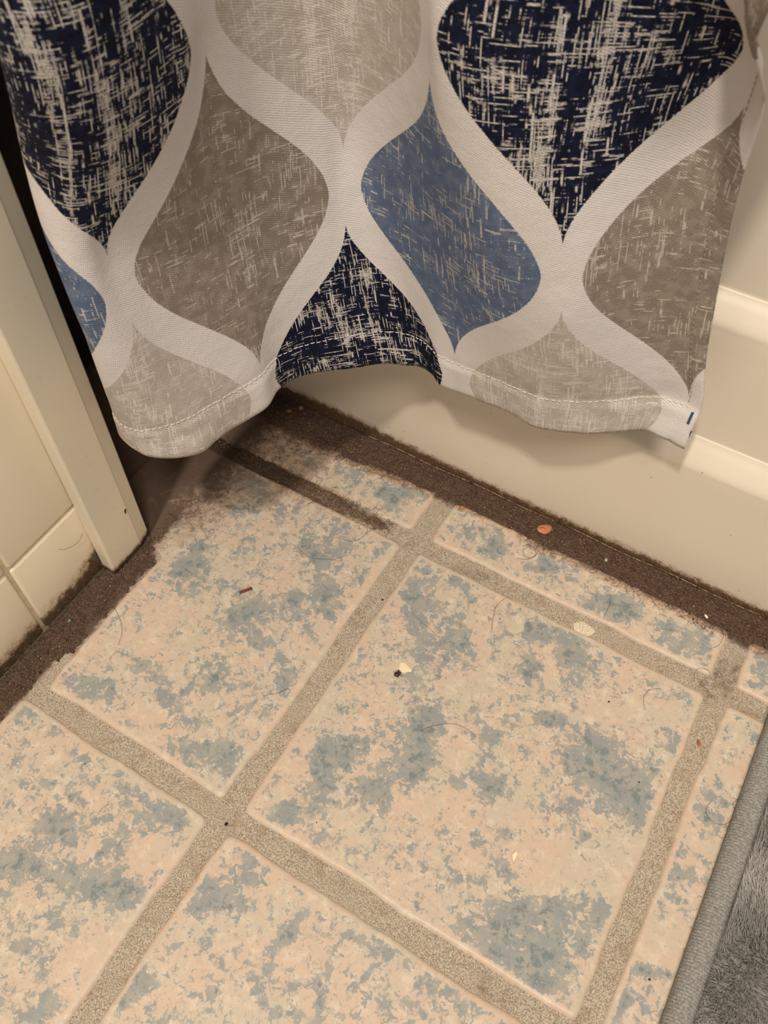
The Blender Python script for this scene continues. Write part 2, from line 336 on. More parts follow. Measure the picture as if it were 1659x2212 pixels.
BLOBS = [(18.8,-31.1,12.6,15.6,1),(38.8,-14.6,4.2,2.8,2.0),(48.8,-17.5,2.4,4.8,2.0),(39.2,-31.2,3.5,2,1),(59.8,-49.9,8.6,16,1.3),(47.7,-67.8,15.6,8.1,1),(38.8,-62.5,7.2,3.8,1),(29.1,-49.3,8.8,9.9,1),
(12,-92.2,8.5,6.2,1),(66.7,-101.9,10.9,14.3,1.2),(68.5,-113,8.1,8.4,1),(63.4,-81.7,4.2,7.5,1),(46.7,-86.7,4.2,4.5,1),(23,-151.8,5.3,9.6,1.3),(34.7,-147.1,14.6,7.6,1),(41.4,-139.6,9.3,5.5,1),
(33.8,-161.1,6.5,10.6,1),(38.6,-173.7,6.4,10.3,1),(61.5,-157.9,7.7,7.7,1.2),(66.8,-133.6,9.2,6.7,1),(74.3,-123.4,5.3,9.5,1.2),(74.9,-137.7,7.8,6.9,1),(100.1,-102.3,8,6.9,1),(119.1,-119,6.5,5.2,1),
(108.5,-121,6.5,5.3,1),(95.9,-25.7,11.5,6.5,0.8),(103.8,-47.3,5.6,7.7,1),(93.4,-20.5,4.1,2.6,1.8),(105.8,-17.2,7.2,5.2,1),(77.5,-42.3,5.2,5.1,1),(127,-68.5,5.4,4.3,1),(26.4,-188.6,4.1,5.1,1.2),
(94.7,-18.5,5.8,2.9,1.6),(121.2,-13.6,12.9,8.4,0.8),(117.8,-31.4,8.5,15.6,0.9),(129.3,-27.4,11.3,9.3,0.9),(105.6,-46.6,5.6,7.7,1),(109.6,-80.3,6,4,1),(129.1,-68.6,8.1,3.4,1.1),(150.1,-65.6,6.7,5.6,1),
(157.3,-68.4,6.7,5,1),(194.2,-41.5,5.4,7.7,1.5),(194,-69.1,2.6,2.1,1),(153.3,-83.2,11.9,10.8,1.1),(161.3,-70.5,6.9,4.4,1),(182.4,-72.6,7.9,6.7,1),(170.4,-75.4,5.8,5.4,1),(190.3,-16.2,6.1,2.7,1),
(107.6,-89.7,5.4,4.2,1),(168,-84.6,10.4,5.3,1),(186,-85.4,11.6,10.4,1.4),(192.9,-91.3,6.4,8.9,1.2),(179.4,-97,6.4,6.4,1),(174.9,-84.5,5.2,3.7,1),(192.6,-66.8,3.1,2.7,1),(194.1,-149.1,4.8,4.5,1.2),
(196.7,-157.3,2.6,2.8,1.8),(194.8,-166.6,4.7,5.1,1),(173.3,-118.9,3,2.9,1),(29.9,-192.4,7.6,7,1.5),(53.2,-192.8,6.2,3.6,1),(57.7,-159.6,5.2,4.6,1),(73,-155.5,6.4,3.8,1),(73.8,-163.6,3.8,3.8,1),
(76.4,-135.6,7.8,4.8,1),(98.6,-130,7.8,3.9,1),(119.8,-123.7,9,3.1,1),(154.5,-114.2,8.9,3.8,1),(157.1,-87.4,7.9,6.4,1),(122,-149.5,2,3.9,1),(133.3,-139,4,2.5,1),(115.5,-168.6,3.2,2.4,1),
(105.7,-176.7,2.5,2.3,1),(133.8,-170.2,4.4,2.7,1),(127.1,-173.1,2.9,1.8,1),(143.5,-157.6,4.9,4.7,1.1),(149.2,-159.9,2.9,2.8,1),(111.3,-194.6,1.7,3.3,1.5),(104,-194.5,2.9,2.3,1),(138.2,-191.7,8.3,3.9,1),
(157.9,-177.9,8.3,6.6,1.2),(168.6,-164.9,10.8,7.8,1.2),(158.1,-166.7,5.8,4,1),(179,-156.6,4.8,4.5,1),(183.3,-146.2,3.6,5.7,1),(153.4,-191.1,14.1,7.5,1),(170.3,-181,14.1,9.6,1.1),(182.6,-183.9,9.3,8.4,1),
(166.9,-196.4,11.5,6.2,0.9),(178.9,-199.2,10.3,5.1,1),(187.8,-195.8,6.8,4.8,0.9),(193.4,-172.4,3.5,4.7,1),(30.2,-165.7,3.6,2.6,1),(131,-70.1,6,3.4,1),(63.2,-242.6,3.5,4.3,1),(87.8,-227.9,2.8,2.1,1),
(94.9,-226,4.7,3.2,1.2),(87.9,-237.2,4.2,3.1,1),(109.4,-223.4,4.7,5.2,1),(88.4,-245.2,3.4,2.5,1),(140.8,-223.8,10.2,2.8,1.3),(156.6,-223.1,7.9,4.3,1.1),(120.9,-244.4,4.5,5.9,1),(130.1,-238,4.5,2.9,1),
(107,-242.1,3.2,2,1),(107,-238.1,3.4,1.6,1),(82,-271.5,5.6,2.3,1),(25.6,-221.2,3.2,4.7,1.2),(8.5,-242.8,4.9,4.6,1),(23.6,-242.7,12,7.5,1.3),(16.1,-256,4.3,3.3,1.3),(23.4,-250.7,4.8,3.1,1),
(30.5,-229.7,6.1,4.1,1),(35.6,-242.1,4.8,4.5,1),(62.9,-240.8,4.2,3.2,1),(62.3,-248.6,3.5,3.2,1),(63.5,-230.9,2.4,2.2,1),(18.2,-275.9,3.5,2.1,1),(30.2,-267.7,2.8,3,1),(40.8,-265.6,1.9,3.1,1),
(44.8,-272.3,1.8,4.1,1),(45.5,-282.7,5.7,2.4,1),(14.2,-298.3,8,4.1,1.1),(11,-306.2,6.8,5,1.1),(8.1,-294.2,4.1,3.3,1),(63.4,-260.3,2.8,3.7,1),(64.7,-270.3,3.4,4,1),(71.5,-273.2,3.1,2.4,1),
(24.1,-304.2,1.8,2.4,1),(34.8,-302.5,3.6,1.9,1),(79.7,-259,3.2,2,1),(93.9,-259.8,2.7,3.5,1),(-29.9,-228.1,10.1,7.5,1.5),(-19.8,-227,3.8,5.5,1.6),(-55.6,-227.2,5.7,3.9,1),(-64.7,-221.4,3.9,4.8,1),
(-49.2,-219.8,3.9,3.7,1),(-73,-259.9,8.8,8.8,1.2),(-65.1,-263.7,5.5,4.9,1),(-81.7,-262.8,5.5,4.6,1),(-55.6,-244.9,4.5,3,1),(-43.2,-248.1,3.7,4.4,1),(-40.3,-255.9,6.2,7.2,1.1),(-80.3,-283.3,8.6,6.1,1.1),
(-81.2,-289.6,4.9,5.8,1),(-72.1,-288.7,6.1,4.7,1),(-54.5,-278.2,12.2,5.9,1.2),(-39.3,-276.9,9.7,5.8,1.2),(-27.2,-274.1,9.6,5.7,1.4),(-17.9,-266.5,6,5,1.3),(-17.1,-273.5,4.8,2.2,1),(-28.7,-266.3,3.9,3.3,1),
(-45.1,-296.9,3.6,4.5,1),(-73,-300.4,2.9,3.2,1),(-45.7,-313,8.1,3.2,1),(-35.8,-312.2,4.2,3.8,1),(-31,-299.1,2.8,2.6,1),(-32.3,-320.1,4.6,2.5,1),(-19.2,-324.2,5.6,5.1,1.1),(-25.9,-335.8,4.5,3.2,1),
(-18.7,-331.4,4.9,2.8,1),(-68.8,-282.2,3.4,2.9,1),(-105.5,-254.6,3.1,2.1,1),(-140.4,-222.7,5.4,5.3,1),(-115.1,-220.5,4.8,3.4,1),(-88.1,-226.7,4.2,3.3,1),(-94.6,-246,4.7,2.7,1),(-121,-236.9,4.8,2.8,1),
(-80.3,-246.5,4.1,2.6,1),(-74.6,-234.1,3.1,2.6,1),(-58.5,-307.4,3.3,4,1),(-116.2,-97.2,9.1,10,1.3),(-113.3,-86.3,4.6,3.6,1),(-121.6,-77.2,3.7,3.7,1),(-101.9,-108.1,8.9,4.1,1),(-65.9,-107.7,11.7,11.9,1.4),
(-137.8,-156.5,4.3,5,1),(-143.1,-160.8,3.5,3.3,1),(-115,-146.3,2.3,2.6,1),(-111.7,-163.2,5.1,2.5,1),(-96.5,-161.7,4.2,3.1,1),(-123.1,-188.3,5,2.5,1),(-118.3,-193.1,8.3,3.9,1),(-107.7,-194,8.2,3.9,1),
(-113.4,-183.9,4.2,3.1,1),(-102.9,-186,6.1,3.6,1),(-101.9,-168.2,7,2.5,1),(-71.6,-172.4,8.2,7.4,1.3),(-56.4,-158.2,8.3,2.7,1),(-57.9,-144,7,7.7,1),(-93.7,-192.8,5.5,2.9,1),(-48.6,-174.8,6.8,4.3,1),
(-63.5,-188.7,4.8,2.8,1),(-52.8,-149.4,8.3,4.2,1),(-60.6,-42.4,4.6,6.6,1),(-46.9,-45.3,9.2,8,1.1),(-27.9,-66.2,8.9,10.2,1),(-20.5,-75.9,5.9,5,1),(-42.1,-77.9,3.6,5.1,1.3),(-41.6,-91.7,7.3,4,1),
(-16,-43,6,4.2,1),(-17,-19.7,5.5,4.4,1),(-35.6,-83.8,5.9,3.3,1),(-16.6,-126,4.2,6,1.1),(-15.6,-132.8,5,4.2,1),(-21.6,-93.4,3.5,3.2,1),(-26.2,-121.5,3.4,4.3,1),(-89.4,-24.6,7.9,7.1,1),
(-64.5,-37.8,4.7,7.5,1),(-50.9,-44.2,7.7,6.6,1),(-48.5,-19,9.4,6.8,1),(-36.1,-26.4,6.2,4.4,1),(-31.4,-62.3,9,7.6,1),(-91.2,-65,3.7,2.9,1),(-94.6,-54.1,3.7,3,1),(-45.3,-82.2,5.3,3.4,1),
(-54.2,-91,7.4,4,1),(-65.7,-104.5,5.8,4.7,1),(-129.7,-19.3,13,6.2,1.2),(-113,-19.3,9.7,4.9,1),(-20.8,-187.1,7.9,8.1,1.5),(-44.2,-193.3,5.3,4.1,1),(-32.4,-184.9,8,4.1,1),(-37.7,-196,4.2,3.3,1),
(-17,-179.5,4.8,5.4,1),(-184.4,-42,9.8,6.3,1),(-137.5,-19.7,14.7,7.5,1.1),(-114.2,-11.4,6.5,3.3,1),(-143.2,-46.7,8,4.8,1),(-140.6,-68.4,7.8,3.9,1),(-132.9,-57.5,7.9,3.1,1),(-114,-40.7,6.3,3.9,1),
(-119.1,-77.8,5.5,4.5,1),(-96.1,-56.7,4.7,3,1),(-118.5,-94.8,6.7,5.8,1),(-72.3,-77.9,6.6,3.5,1),(-90.8,-93,3.6,2.8,1),(-122.6,-124.1,3.6,2.8,1),(-45,-116,4.6,6.4,1),(-33.3,-112.7,4,5.7,1),
(-33.6,-141.4,6.1,3.6,1),(-13.9,-150.1,3.3,4,1),(-32.5,-161.2,6,3.5,1),(-83.8,-164.4,5.6,2.8,1),(-97.2,18.7,4,4.2,1),(-67,28.5,5.9,6.3,1),(-30.8,23.9,8,7.2,1.5),(-25.1,33.4,8.1,4.9,1.1),
(-11.9,37.6,4.8,7.2,1),(-29.3,13.2,3.8,4.7,1.2),(-41.5,23.6,3.2,6.1,1),(-109.6,21.7,6,4.3,1),(-60.2,22.4,3.9,4.1,1),(-85.4,19.4,3.9,4.2,1),(-78.9,30.7,3.3,3.4,1),(-50.7,25.7,2.9,2.9,1),
(30.8,28.5,7.8,4.6,1),(46.7,26.7,5.6,9.3,1.2),(43.5,17.8,4.6,3.7,1),(15.3,21,3.8,3.8,1),(25.9,18.2,3.7,3.8,1),(83.9,26,7.6,3.6,1),(49,24.1,4.6,6.7,1),(86.8,26.9,7.6,7.2,1.3),
(119.8,16.2,11.8,5.1,1),(135.9,27.1,10.4,5.8,1.7),(145.3,22.9,7.3,5.1,1.6),(136.9,13.6,5.9,4.7,1.5),(167.1,24.8,5.2,5,1.5),(165.9,13.1,6.3,2.9,1.3),(182.2,28.1,7.2,5,1),(190.1,30.3,5.2,3.9,1),
(187.4,12.8,7.1,4.8,0.8),(177.5,10.8,4,3.8,1),(102.1,24.5,4.2,2.1,1),(197.7,7.4,3.4,2.5,0.8),(126.9,9.6,5.9,3.4,1),(192.2,22.2,5.7,3.2,1),(226.1,23,4.2,7.9,1.2),(226.9,33.9,5.7,6.4,1.2),
(225.1,12.2,2.8,3.1,1),(222.4,-23.4,1.9,3.4,1.2),(236.3,-18.6,2.7,2.9,1),(225.4,-51.9,1,3.8,1.3),(229.3,-55,1.6,2.7,1),(226.7,-62.5,2.6,2.4,1),(233,-65,3.8,3.1,1),(229.3,-74.5,3.8,3.1,1),
(234.3,-73,2.5,2.5,1),(220,-93.8,2,3,1.1),(222.7,-99.4,5,3.6,1.2),(227.7,-89.2,3,2.2,1),(223,-113.2,2.9,2.8,1.8),(229.9,-109.1,2.9,2.8,1.3),(221.1,-122.3,2.4,1.8,1),(228.4,-118,1.9,1.9,1),
(219.6,-132.6,2.9,2,1),(222.6,-136.7,2.9,1.8,1.1),(236.9,-79.5,3.8,2.5,1),(237.4,-98.9,3.4,1.9,1),(233.3,-128.3,2.4,1.8,1),(221.4,-165.6,5.8,3.1,1.3),(227.5,-165.1,3.4,3.7,1.3),(218.5,-177,3.4,4.5,1.6),
(219.4,-182.3,3.4,2.8,1.5),(234,-161.2,2.3,1.9,1),(228.4,-172.7,2.7,1.6,1),(226,-179,2.7,1.8,1),(222.3,-186.5,2.7,2,1),(235.6,-179.1,4,2.8,1),(224.3,-73.5,5.1,5.1,0.7),(216,-109.5,4.9,4.8,0.7),
(16.1,-153.4,3.5,3.9,-3.0),(87.8,-23.4,3.5,2.9,-3.0),(38.9,-27.4,5.3,2.7,-3.0),(35.8,-85.8,4.5,3.1,-3.0),(-73.3,-185.6,6,5.2,-3.0),(116.3,-37.7,3.4,11.7,-2.0),(74.2,-44.7,3.4,14.3,-2.0),(66.5,-81.6,6.1,6,-1.5),
(94.6,-111.3,8,8.2,-1.2),(229.6,-93.1,6,2.9,-2.0),(18.7,-169.1,4.7,4.2,-1.5),(87.3,-152.3,15.3,5,-1.0),(133.4,-130.6,15.2,5,-1.0),(164,-143.2,12.3,7,-1.0),(3.4,-90.7,5.7,9.5,-0.8),(79.4,-70.4,8.4,6,-0.8),
(22.4,-183.7,3.1,4.1,-1.5),(193.9,-119.9,9.9,7.2,-1.2),(178.5,-140,7.3,4.7,-0.8),(162.6,-157.5,7.3,5.7,-1.0),(175,-173.2,4.2,1.7,-1.0),(197.9,-136.4,4.8,6.9,-1.5),(45.8,-242.7,4.7,13.1,-0.6),(-2.4,-242.5,7.3,4.7,-1.0),
(-23.2,-244,9.9,7.2,-1.0),(-15.9,-299.4,13.9,8.5,-1.0),(-8.8,-290.2,11.6,6.4,-1.0),(-99.3,-152.2,17.1,6.4,-0.6),(-96.4,-124.1,17.5,8.3,-0.6),(-121,-161.4,14.3,6.4,-0.6),(189.2,-35.4,10.8,8.7,-0.7),(171,-32.8,13.7,5.9,-0.8),
(154.4,-49.5,16.4,4.6,-0.8),(233.1,-34.9,3.7,11.1,-0.6),(231.2,-144.7,7,6.5,-1.0),(229.4,-153.1,7,4.3,-1.0),(224.1,-158.7,7,2.5,-1.0),(129.5,3.4,8.7,4,-0.6),(154.3,10.7,4,9.8,-1.2),(154.6,26.1,5.9,2.7,-1.0)]
BL = np.array(BLOBS, float)
E1 = np.array([0.859, 0.511]); E2 = np.array([-0.511, 0.859])
def blue_field(x, y):
    out = np.zeros_like(x)
    for bx, by, rx, ry, s in BL:
        dx = x - bx / 1000; dy = y - by / 1000
        a = (dx * E1[0] + dy * E1[1]) / (rx / 1000); b_ = (dx * E2[0] + dy * E2[1]) / (ry / 1000)
        out += s * np.exp(-(a * a + b_ * b_) * 0.75)
    return np.clip(out, -1.2, 1.7)
def spaced(L, step):
    e = [0, 0.0003, 0.0009, 0.0017, 0.0028]; n = max(2, int((L - 0.0064) / step))
    return np.array(e + list(np.linspace(0.0042, L - 0.0042, n)) + [L - q for q in e[::-1]])
def floor_tile(x0, x1, y0, y1, hi=True, left_warp=False, seed=0):
    st = 0.0018 if hi else 0.012
    a = spaced(x1 - x0, st); b_ = spaced(y1 - y0, st)
    AX, BY = np.meshgrid(a, b_, indexing='ij'); Lx, Ly = x1 - x0, y1 - y0
    da = np.minimum(AX, Lx - AX); db = np.minimum(BY, Ly - BY); d = np.minimum(da, db)
    r = 0.0045
    cm = (da < r) & (db < r)
    R = r - d; R = np.where(R < 1e-9, 1e-9, R)
    th = np.where(da <= db, (r - db) / R * math.pi / 4, math.pi / 2 - (r - da) / R * math.pi / 4)
    na = np.where(cm, r - R * np.cos(th), da); nb = np.where(cm, r - R * np.sin(th), db)
    px = x0 + np.where(AX <= Lx / 2, na, Lx - na); py = y0 + np.where(BY <= Ly / 2, nb, Ly - nb)
    k = np.clip(1 - d / 0.02, 0, 1)
    wx = (vnoise(px + seed, py, 45, 3) - 0.5) * 0.0034 * k; wy = (vnoise(px, py + seed + 9, 45, 3) - 0.5) * 0.0034 * k
    if left_warp:
        f = np.clip((py + 0.098) / 0.016, 0, 1); f = f * f * (3 - 2 * f)
        u = (px - x0) / Lx; nx0 = x0 - 0.062 * f; px = nx0 + (x1 - nx0) * u
    qx, qy = px + wx, py + wy
    dd = np.clip(d, 0, 0.003); z = -0.0042 * (1 - dd / 0.003) ** 2.6 + 0.0001
    z = z + 0.00025 * (vnoise(px, py, 25, 2) - 0.5)
    me = grid_mesh('tile', np.stack([qx, qy, z], -1)); f_ = blue_field(qx, qy) if hi else np.zeros_like(qx)
    attr(me, 'blue', f_); attr(me, 'edge', d * 1000); attr(me, 'dirt', dirt_and_shade(qx, qy))  # dirt attribute also carries the painted shade near the recess
    return link('tile', me, MT, floor)
floor_tile(-0.139, -G, -U + G, -G, True, True, 1)
floor_tile(G, U - G, -U + G, -G, True, False, 2)
floor_tile(U + G - 0.0010, 2 * U - G, -U + G, -G, True, False, 3)
floor_tile(-0.146, -G, -2 * U + G, -U - G, True, False, 4)
floor_tile(G, U - G, -2 * U + G, -U - G, True, False, 5)
floor_tile(U + G, 2 * U - G, -2 * U + G, -U - G, True, False, 6)
floor_tile(-0.204, -G, G, 0.0435, True, False, 7)
floor_tile(G + 0.002, U - G - 0.001, G, 0.0435, True, False, 8)
floor_tile(U + G, 2 * U - G, G + 0.001, 0.0435, True, False, 9)
floor_tile(-0.298, -0.217, G, 0.0435, False, False, 10)
for (a, b_) in ((2, 0), (2, 1), (0, 2), (1, 2), (2, 2)):
    floor_tile(a * U + G, min((a + 1) * U - G, 0.69), -(b_ + 1) * U + G, -b_ * U - G, False, False, 11 + a + b_)
floor_tile(-0.146, -G, -3 * U + G, -2 * U - G, False, False, 21)
floor_tile(2 * U + G, 3 * U - G, G, 0.0435, False, False, 22)

# ---------------------------------------------------------------- walls and moulding
me = bm_mesh('wall_left', box_bm(-0.30, -0.1645, -0.75, -0.0890, -0.004, 1.60))
wall_left = tag(link('wall_left', me, MJ, smooth=False), kind='structure')
TW = 0.152; JG = 0.0013
ys = [-0.0895, -0.177, -0.329, -0.481, -0.633, -0.75]; zs = [0.0022, 0.0697] + [0.0697 + 0.152 * k for k in range(1, 10)]
for i in range(len(ys) - 1):
    for j in range(len(zs) - 1):
        y1, y0 = ys[i] - (JG if i else 0), ys[i + 1] + JG; z0, z1 = zs[j] + (JG if j else 0), zs[j + 1] - JG
        bm = box_bm(-0.1690, -0.1630, y0, y1, z0, z1, 0.0018, 3)
        link('tile', bm_mesh('wall_tile', bm), MW, wall_left)
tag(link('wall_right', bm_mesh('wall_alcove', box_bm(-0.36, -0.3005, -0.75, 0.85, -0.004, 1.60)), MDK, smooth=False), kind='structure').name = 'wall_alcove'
tag(link('wall_back', bm_mesh('wall_back', box_bm(-0.30, 1.30, 0.80, 0.86, 0.0, 1.60)), MWP, smooth=False), kind='structure')
prof = [(-0.1625, -0.1243), (-0.1545, -0.1245), (-0.1533, -0.1240), (-0.1528, -0.1230), (-0.1524, -0.0985), (-0.1528, -0.0978), (-0.1546, -0.0892), (-0.1555, -0.0880), (-0.1570, -0.0876), (-0.1690, -0.0876), (-0.1690, -0.0889), (-0.1625, -0.0889)]
me = profile_mesh('trim_1', prof, 'z', 0.0035, 1.60, True)
trim = tag(link('trim_1', me, MTR, smooth=False), kind='structure')
mod = trim.modifiers.new('b', 'BEVEL'); mod.width = 0.0004; mod.segments = 2
bm = bmesh.new(); bmesh.ops.create_uvsphere(bm, u_segments=16, v_segments=8, radius=1)
for v in bm.verts: v.co = Vector((v.co.x * 0.0004 - 0.1524, v.co.y * 0.0009 * (1 + 0.3 * math.sin(3 * v.co.z)) - 0.1000 + v.co.z * 0.0004, v.co.z * 0.0021 + 0.0440))
tag(link('nail_head', bm_mesh('nail_head', bm), flat('rust', srgb(126, 52, 22), 0.8, 0.2, srgb(90, 34, 14)), trim), 'rust coloured nail spot')

# ---------------------------------------------------------------- bathtub
tub = tag(empty('bathtub', (0.4, 0.4, 0)), 'cream enamel bathtub with stepped apron behind the curtain', 'bathtub')
def arc(pts, n=6):
    P = np.array(pts, float); out = []
    for i in range(len(P) - 1):
        p0 = P[max(i - 1, 0)]; p1 = P[i]; p2 = P[i + 1]; p3 = P[min(i + 2, len(P) - 1)]
        for t in np.arange(n) / n:
            out.append(0.5 * ((2 * p1) + (-p0 + p2) * t + (2 * p0 - 5 * p1 + 4 * p2 - p3) * t * t + (-p0 + 3 * p1 - 3 * p2 + p3) * t ** 3))
    out.append(P[-1]); return [tuple(q) for q in out]
AP = [(0.0640, -0.003), (0.0615, 0.0005)] + arc([(0.0613, 0.004), (0.0610, 0.04), (0.0610, 0.085), (0.0611, 0.098), (0.0618, 0.1035), (0.0665, 0.1105), (0.0712, 0.1165), (0.0721, 0.1225), (0.0724, 0.175), (0.0726, 0.187), (0.0733, 0.1925), (0.0780, 0.1995), (0.0828, 0.2055), (0.0836, 0.2115), (0.0836, 0.340), (0.0836, 0.352)])
def kid(name, me, mat, parent, smooth=True):
    o = link(name, me, mat, parent, smooth); o.matrix_parent_inverse = parent.matrix_world.inverted(); return o
kid('apron', profile_mesh('apron', AP, 'x', -0.3000, 1.28, n=60), ME, tub)
ck_ = [[(x, 0.0603, 0.0034 + 0.0006 * math.sin(x * 90)) for x in np.linspace(a, b_, 30)] for a, b_ in ((-0.075, 0.01), (0.012, 0.075), (0.082, 0.215), (0.225, 0.40))]
RM = arc([(0.0836, 0.352), (0.074, 0.364), (0.060, 0.374), (0.0545, 0.390), (0.060, 0.404), (0.075, 0.409), (0.110, 0.409), (0.130, 0.404), (0.140, 0.390)], 5)
kid('rim', profile_mesh('rim', RM, 'x', -0.3000, 1.28, n=12), ME, tub)
BN = arc([(0.140, 0.390), (0.155, 0.30), (0.180, 0.14), (0.22, 0.085), (0.30, 0.07), (0.58, 0.07), (0.66, 0.085), (0.70, 0.14), (0.725, 0.30), (0.735, 0.40), (0.75, 0.409), (0.80, 0.409)], 5)
kid('basin', profile_mesh('basin', BN, 'x', -0.3000, 1.28, n=12), ME, tub)

# ---------------------------------------------------------------- big data
HAIRS = [('fine arched dark hair in the middle of the large centre tile', [(67.8, -115.0, 1.2),(73.0, -108.0, 1.2),(81.6, -101.2, 1.2),(91.3, -99.4, 1.2),(98.2, -101.1, 1.2)]),('dark hair curving below the blue patch on the left tile, near the upper grout', [(-64.7, -44.9, 1.2),(-56.3, -47.5, 1.2),(-46.7, -45.6, 1.2),(-37.7, -39.8, 1.2),(-31.4, -32.6, 1.2)]),('long thin hair looping from the dirty corner across the left tile', [(-149.4, -146.9, 1.2),(-140.7, -142.8, 1.2),(-130.2, -147.0, 1.2),(-122.5, -153.7, 1.2),(-118.1, -162.2, 1.2)]),('short curled black hair beside the foot of the white moulding', [(-136.3, -124.3, 1.2),(-141.8, -122.8, 1.2),(-144.7, -118.0, 1.2),(-142.9, -113.2, 1.2),(-137.6, -111.3, 1.2)]),('thin hair rising across the grout at the top edge of the centre tile', [(74.5, -34.8, 1.2),(71.3, -26.4, 1.2),(69.3, -17.9, 1.2),(71.4, -8.8, 1.2)]),('dark hair lying on the blue glaze of the cut tile by the tub', [(131.0, 10.5, 1.2),(130.9, 17.0, 1.2),(129.8, 24.2, 1.2),(127.9, 28.2, 1.2)]),('curved hair hanging over the right end of the cut tile by the tub', [(195.0, 23.2, 1.2),(199.0, 27.1, 1.2),(200.2, 34.4, 1.2),(198.1, 40.0, 1.2),(194.8, 41.8, 1.2)]),('hair crossing the grout junction at the right corner of the centre tile', [(194.3, -2.3, 1.2),(192.6, 4.4, 1.2),(196.5, 8.2, 1.2),(201.2, 7.1, 1.2),(198.4, -1.6, 1.2),(202.9, -4.1, 1.2),(205.5, -10.1, 1.2)]),('fine hair hook near the right corner of the centre tile', [(175.9, -35.2, 1.2),(172.5, -29.9, 1.2),(172.5, -23.7, 1.2),(175.8, -19.3, 1.2),(180.1, -17.7, 1.2)]),('round loop of hair on the narrow tile beside the bath mat', [(226.6, -65.7, 1.2),(225.0, -72.0, 1.2),(227.5, -76.3, 1.2),(232.2, -77.3, 1.2),(236.3, -75.6, 1.2),(239.2, -70.8, 1.2),(238.6, -65.9, 1.2),(237.1, -61.8, 1.2),(239.4, -56.6, 1.2)]),('coiled brown hair on the cut tile below the terracotta flake', [(65.1, 22.2, 1.2),(70.0, 23.9, 1.2),(74.5, 30.0, 1.2),(73.2, 35.1, 1.2),(67.5, 34.3, 1.2),(65.6, 29.7, 1.2),(69.1, 25.9, 1.2),(73.2, 27.9, 1.2),(73.6, 32.8, 1.2),(67.6, 36.1, 1.2),(63.8, 32.1, 1.2)]),('short hair loop on the cut tile behind the grout junction', [(-46.1, 43.4, 1.2),(-43.9, 38.3, 1.2),(-38.8, 37.5, 1.2),(-33.7, 39.1, 1.2),(-30.5, 43.9, 1.2)]),('thin arc of hair at the dirty wall edge of the left tile', [(-148.1, -172.8, 1.2),(-145.5, -169.4, 1.2),(-146.7, -165.6, 1.2),(-149.7, -163.6, 1.2)]),('short dark hair on the lower middle of the left tile', [(-22.0, -143.1, 1.2),(-19.2, -140.0, 1.2),(-15.7, -136.9, 1.2),(-12.6, -131.6, 1.2)]),("hair leading from the lint clump across the left tile's top corner", [(-31.1, -9.5, 1.2),(-31.2, -15.3, 1.2),(-34.6, -21.7, 1.2),(-40.3, -24.2, 1.2),(-47.6, -26.0, 1.2)]),("long fine hair over the speckled glaze left of the centre tile's stain", [(24.9, -49.2, 1.2),(33.7, -51.6, 1.2),(41.5, -53.7, 1.2),(49.2, -55.9, 1.2)]),('thin curved hair stuck to the cream wall tile', [(-162.2, -145.2, 52.8),(-162.2, -141.8, 47.9),(-162.2, -135.4, 44.1),(-162.2, -130.6, 43.9),(-162.2, -126.3, 46.5)]),('thin curved hair stuck low on the tub apron above the grime', [(185.2, 60.2, 4.0),(188.9, 60.2, 8.5),(194.6, 60.2, 9.4),(199.4, 60.2, 5.6)])]
SPECKS = [('tiny black speck on the upper right of the centre tile', 75.2, -24.1, 0.9), ('tiny dark speck left of the white paint spot', 83.7, -11.6, 0.5), ('dark speck between the blue patches near the mat side of the centre tile', 188.0, -77.2, 1.0), ('small black speck on the narrow tile near the picture bottom', 228.1, -167.3, 1.3), ('tiny black speck near the left corner of the centre tile', 45.1, -188.3, 0.7), ('tiny brown speck on the tile at the lower left', -85.2, -228.4, 0.8), ('small dark smear speck on the right part of the centre tile', 155.3, -40.9, 1.2), ('tiny black speck near the top of the left tile', -178.1, -50.2, 0.7), ('dark brown crumb in the grout left of the centre tile', 4.2, -49.8, 1.4), ("small black crumb in the grime at the cut tile's right end", 179.9, 38.2, 1.5), ('twin dark crumbs at the wall corner of the left tile', -147.3, -199.9, 1.6), ('dark grit wedged in the grout crossing at the lower left', 3.0, -214.0, 1.8)]
DEB = {'flake': (71.0, 51.0), 'crumb': (186.1, 43.2), 'bead': (116.0, 49.5), 'splinterA': (-76.7, -93.3), 'splinterB': (-71.8, -86.4), 'bug': (38.7, -90.7), 'chip': (145.5, -148.6), 'paint': (123.2, -2.9), 'teal': (-154.9, -164.7), 'stone1': (-136.5, 50.5), 'stone2': (-130.9, 57.6), 'seed': (209.6, -37.3), 'orange': (14.4, 40.0), 'red': (-105.2, 35.6)}
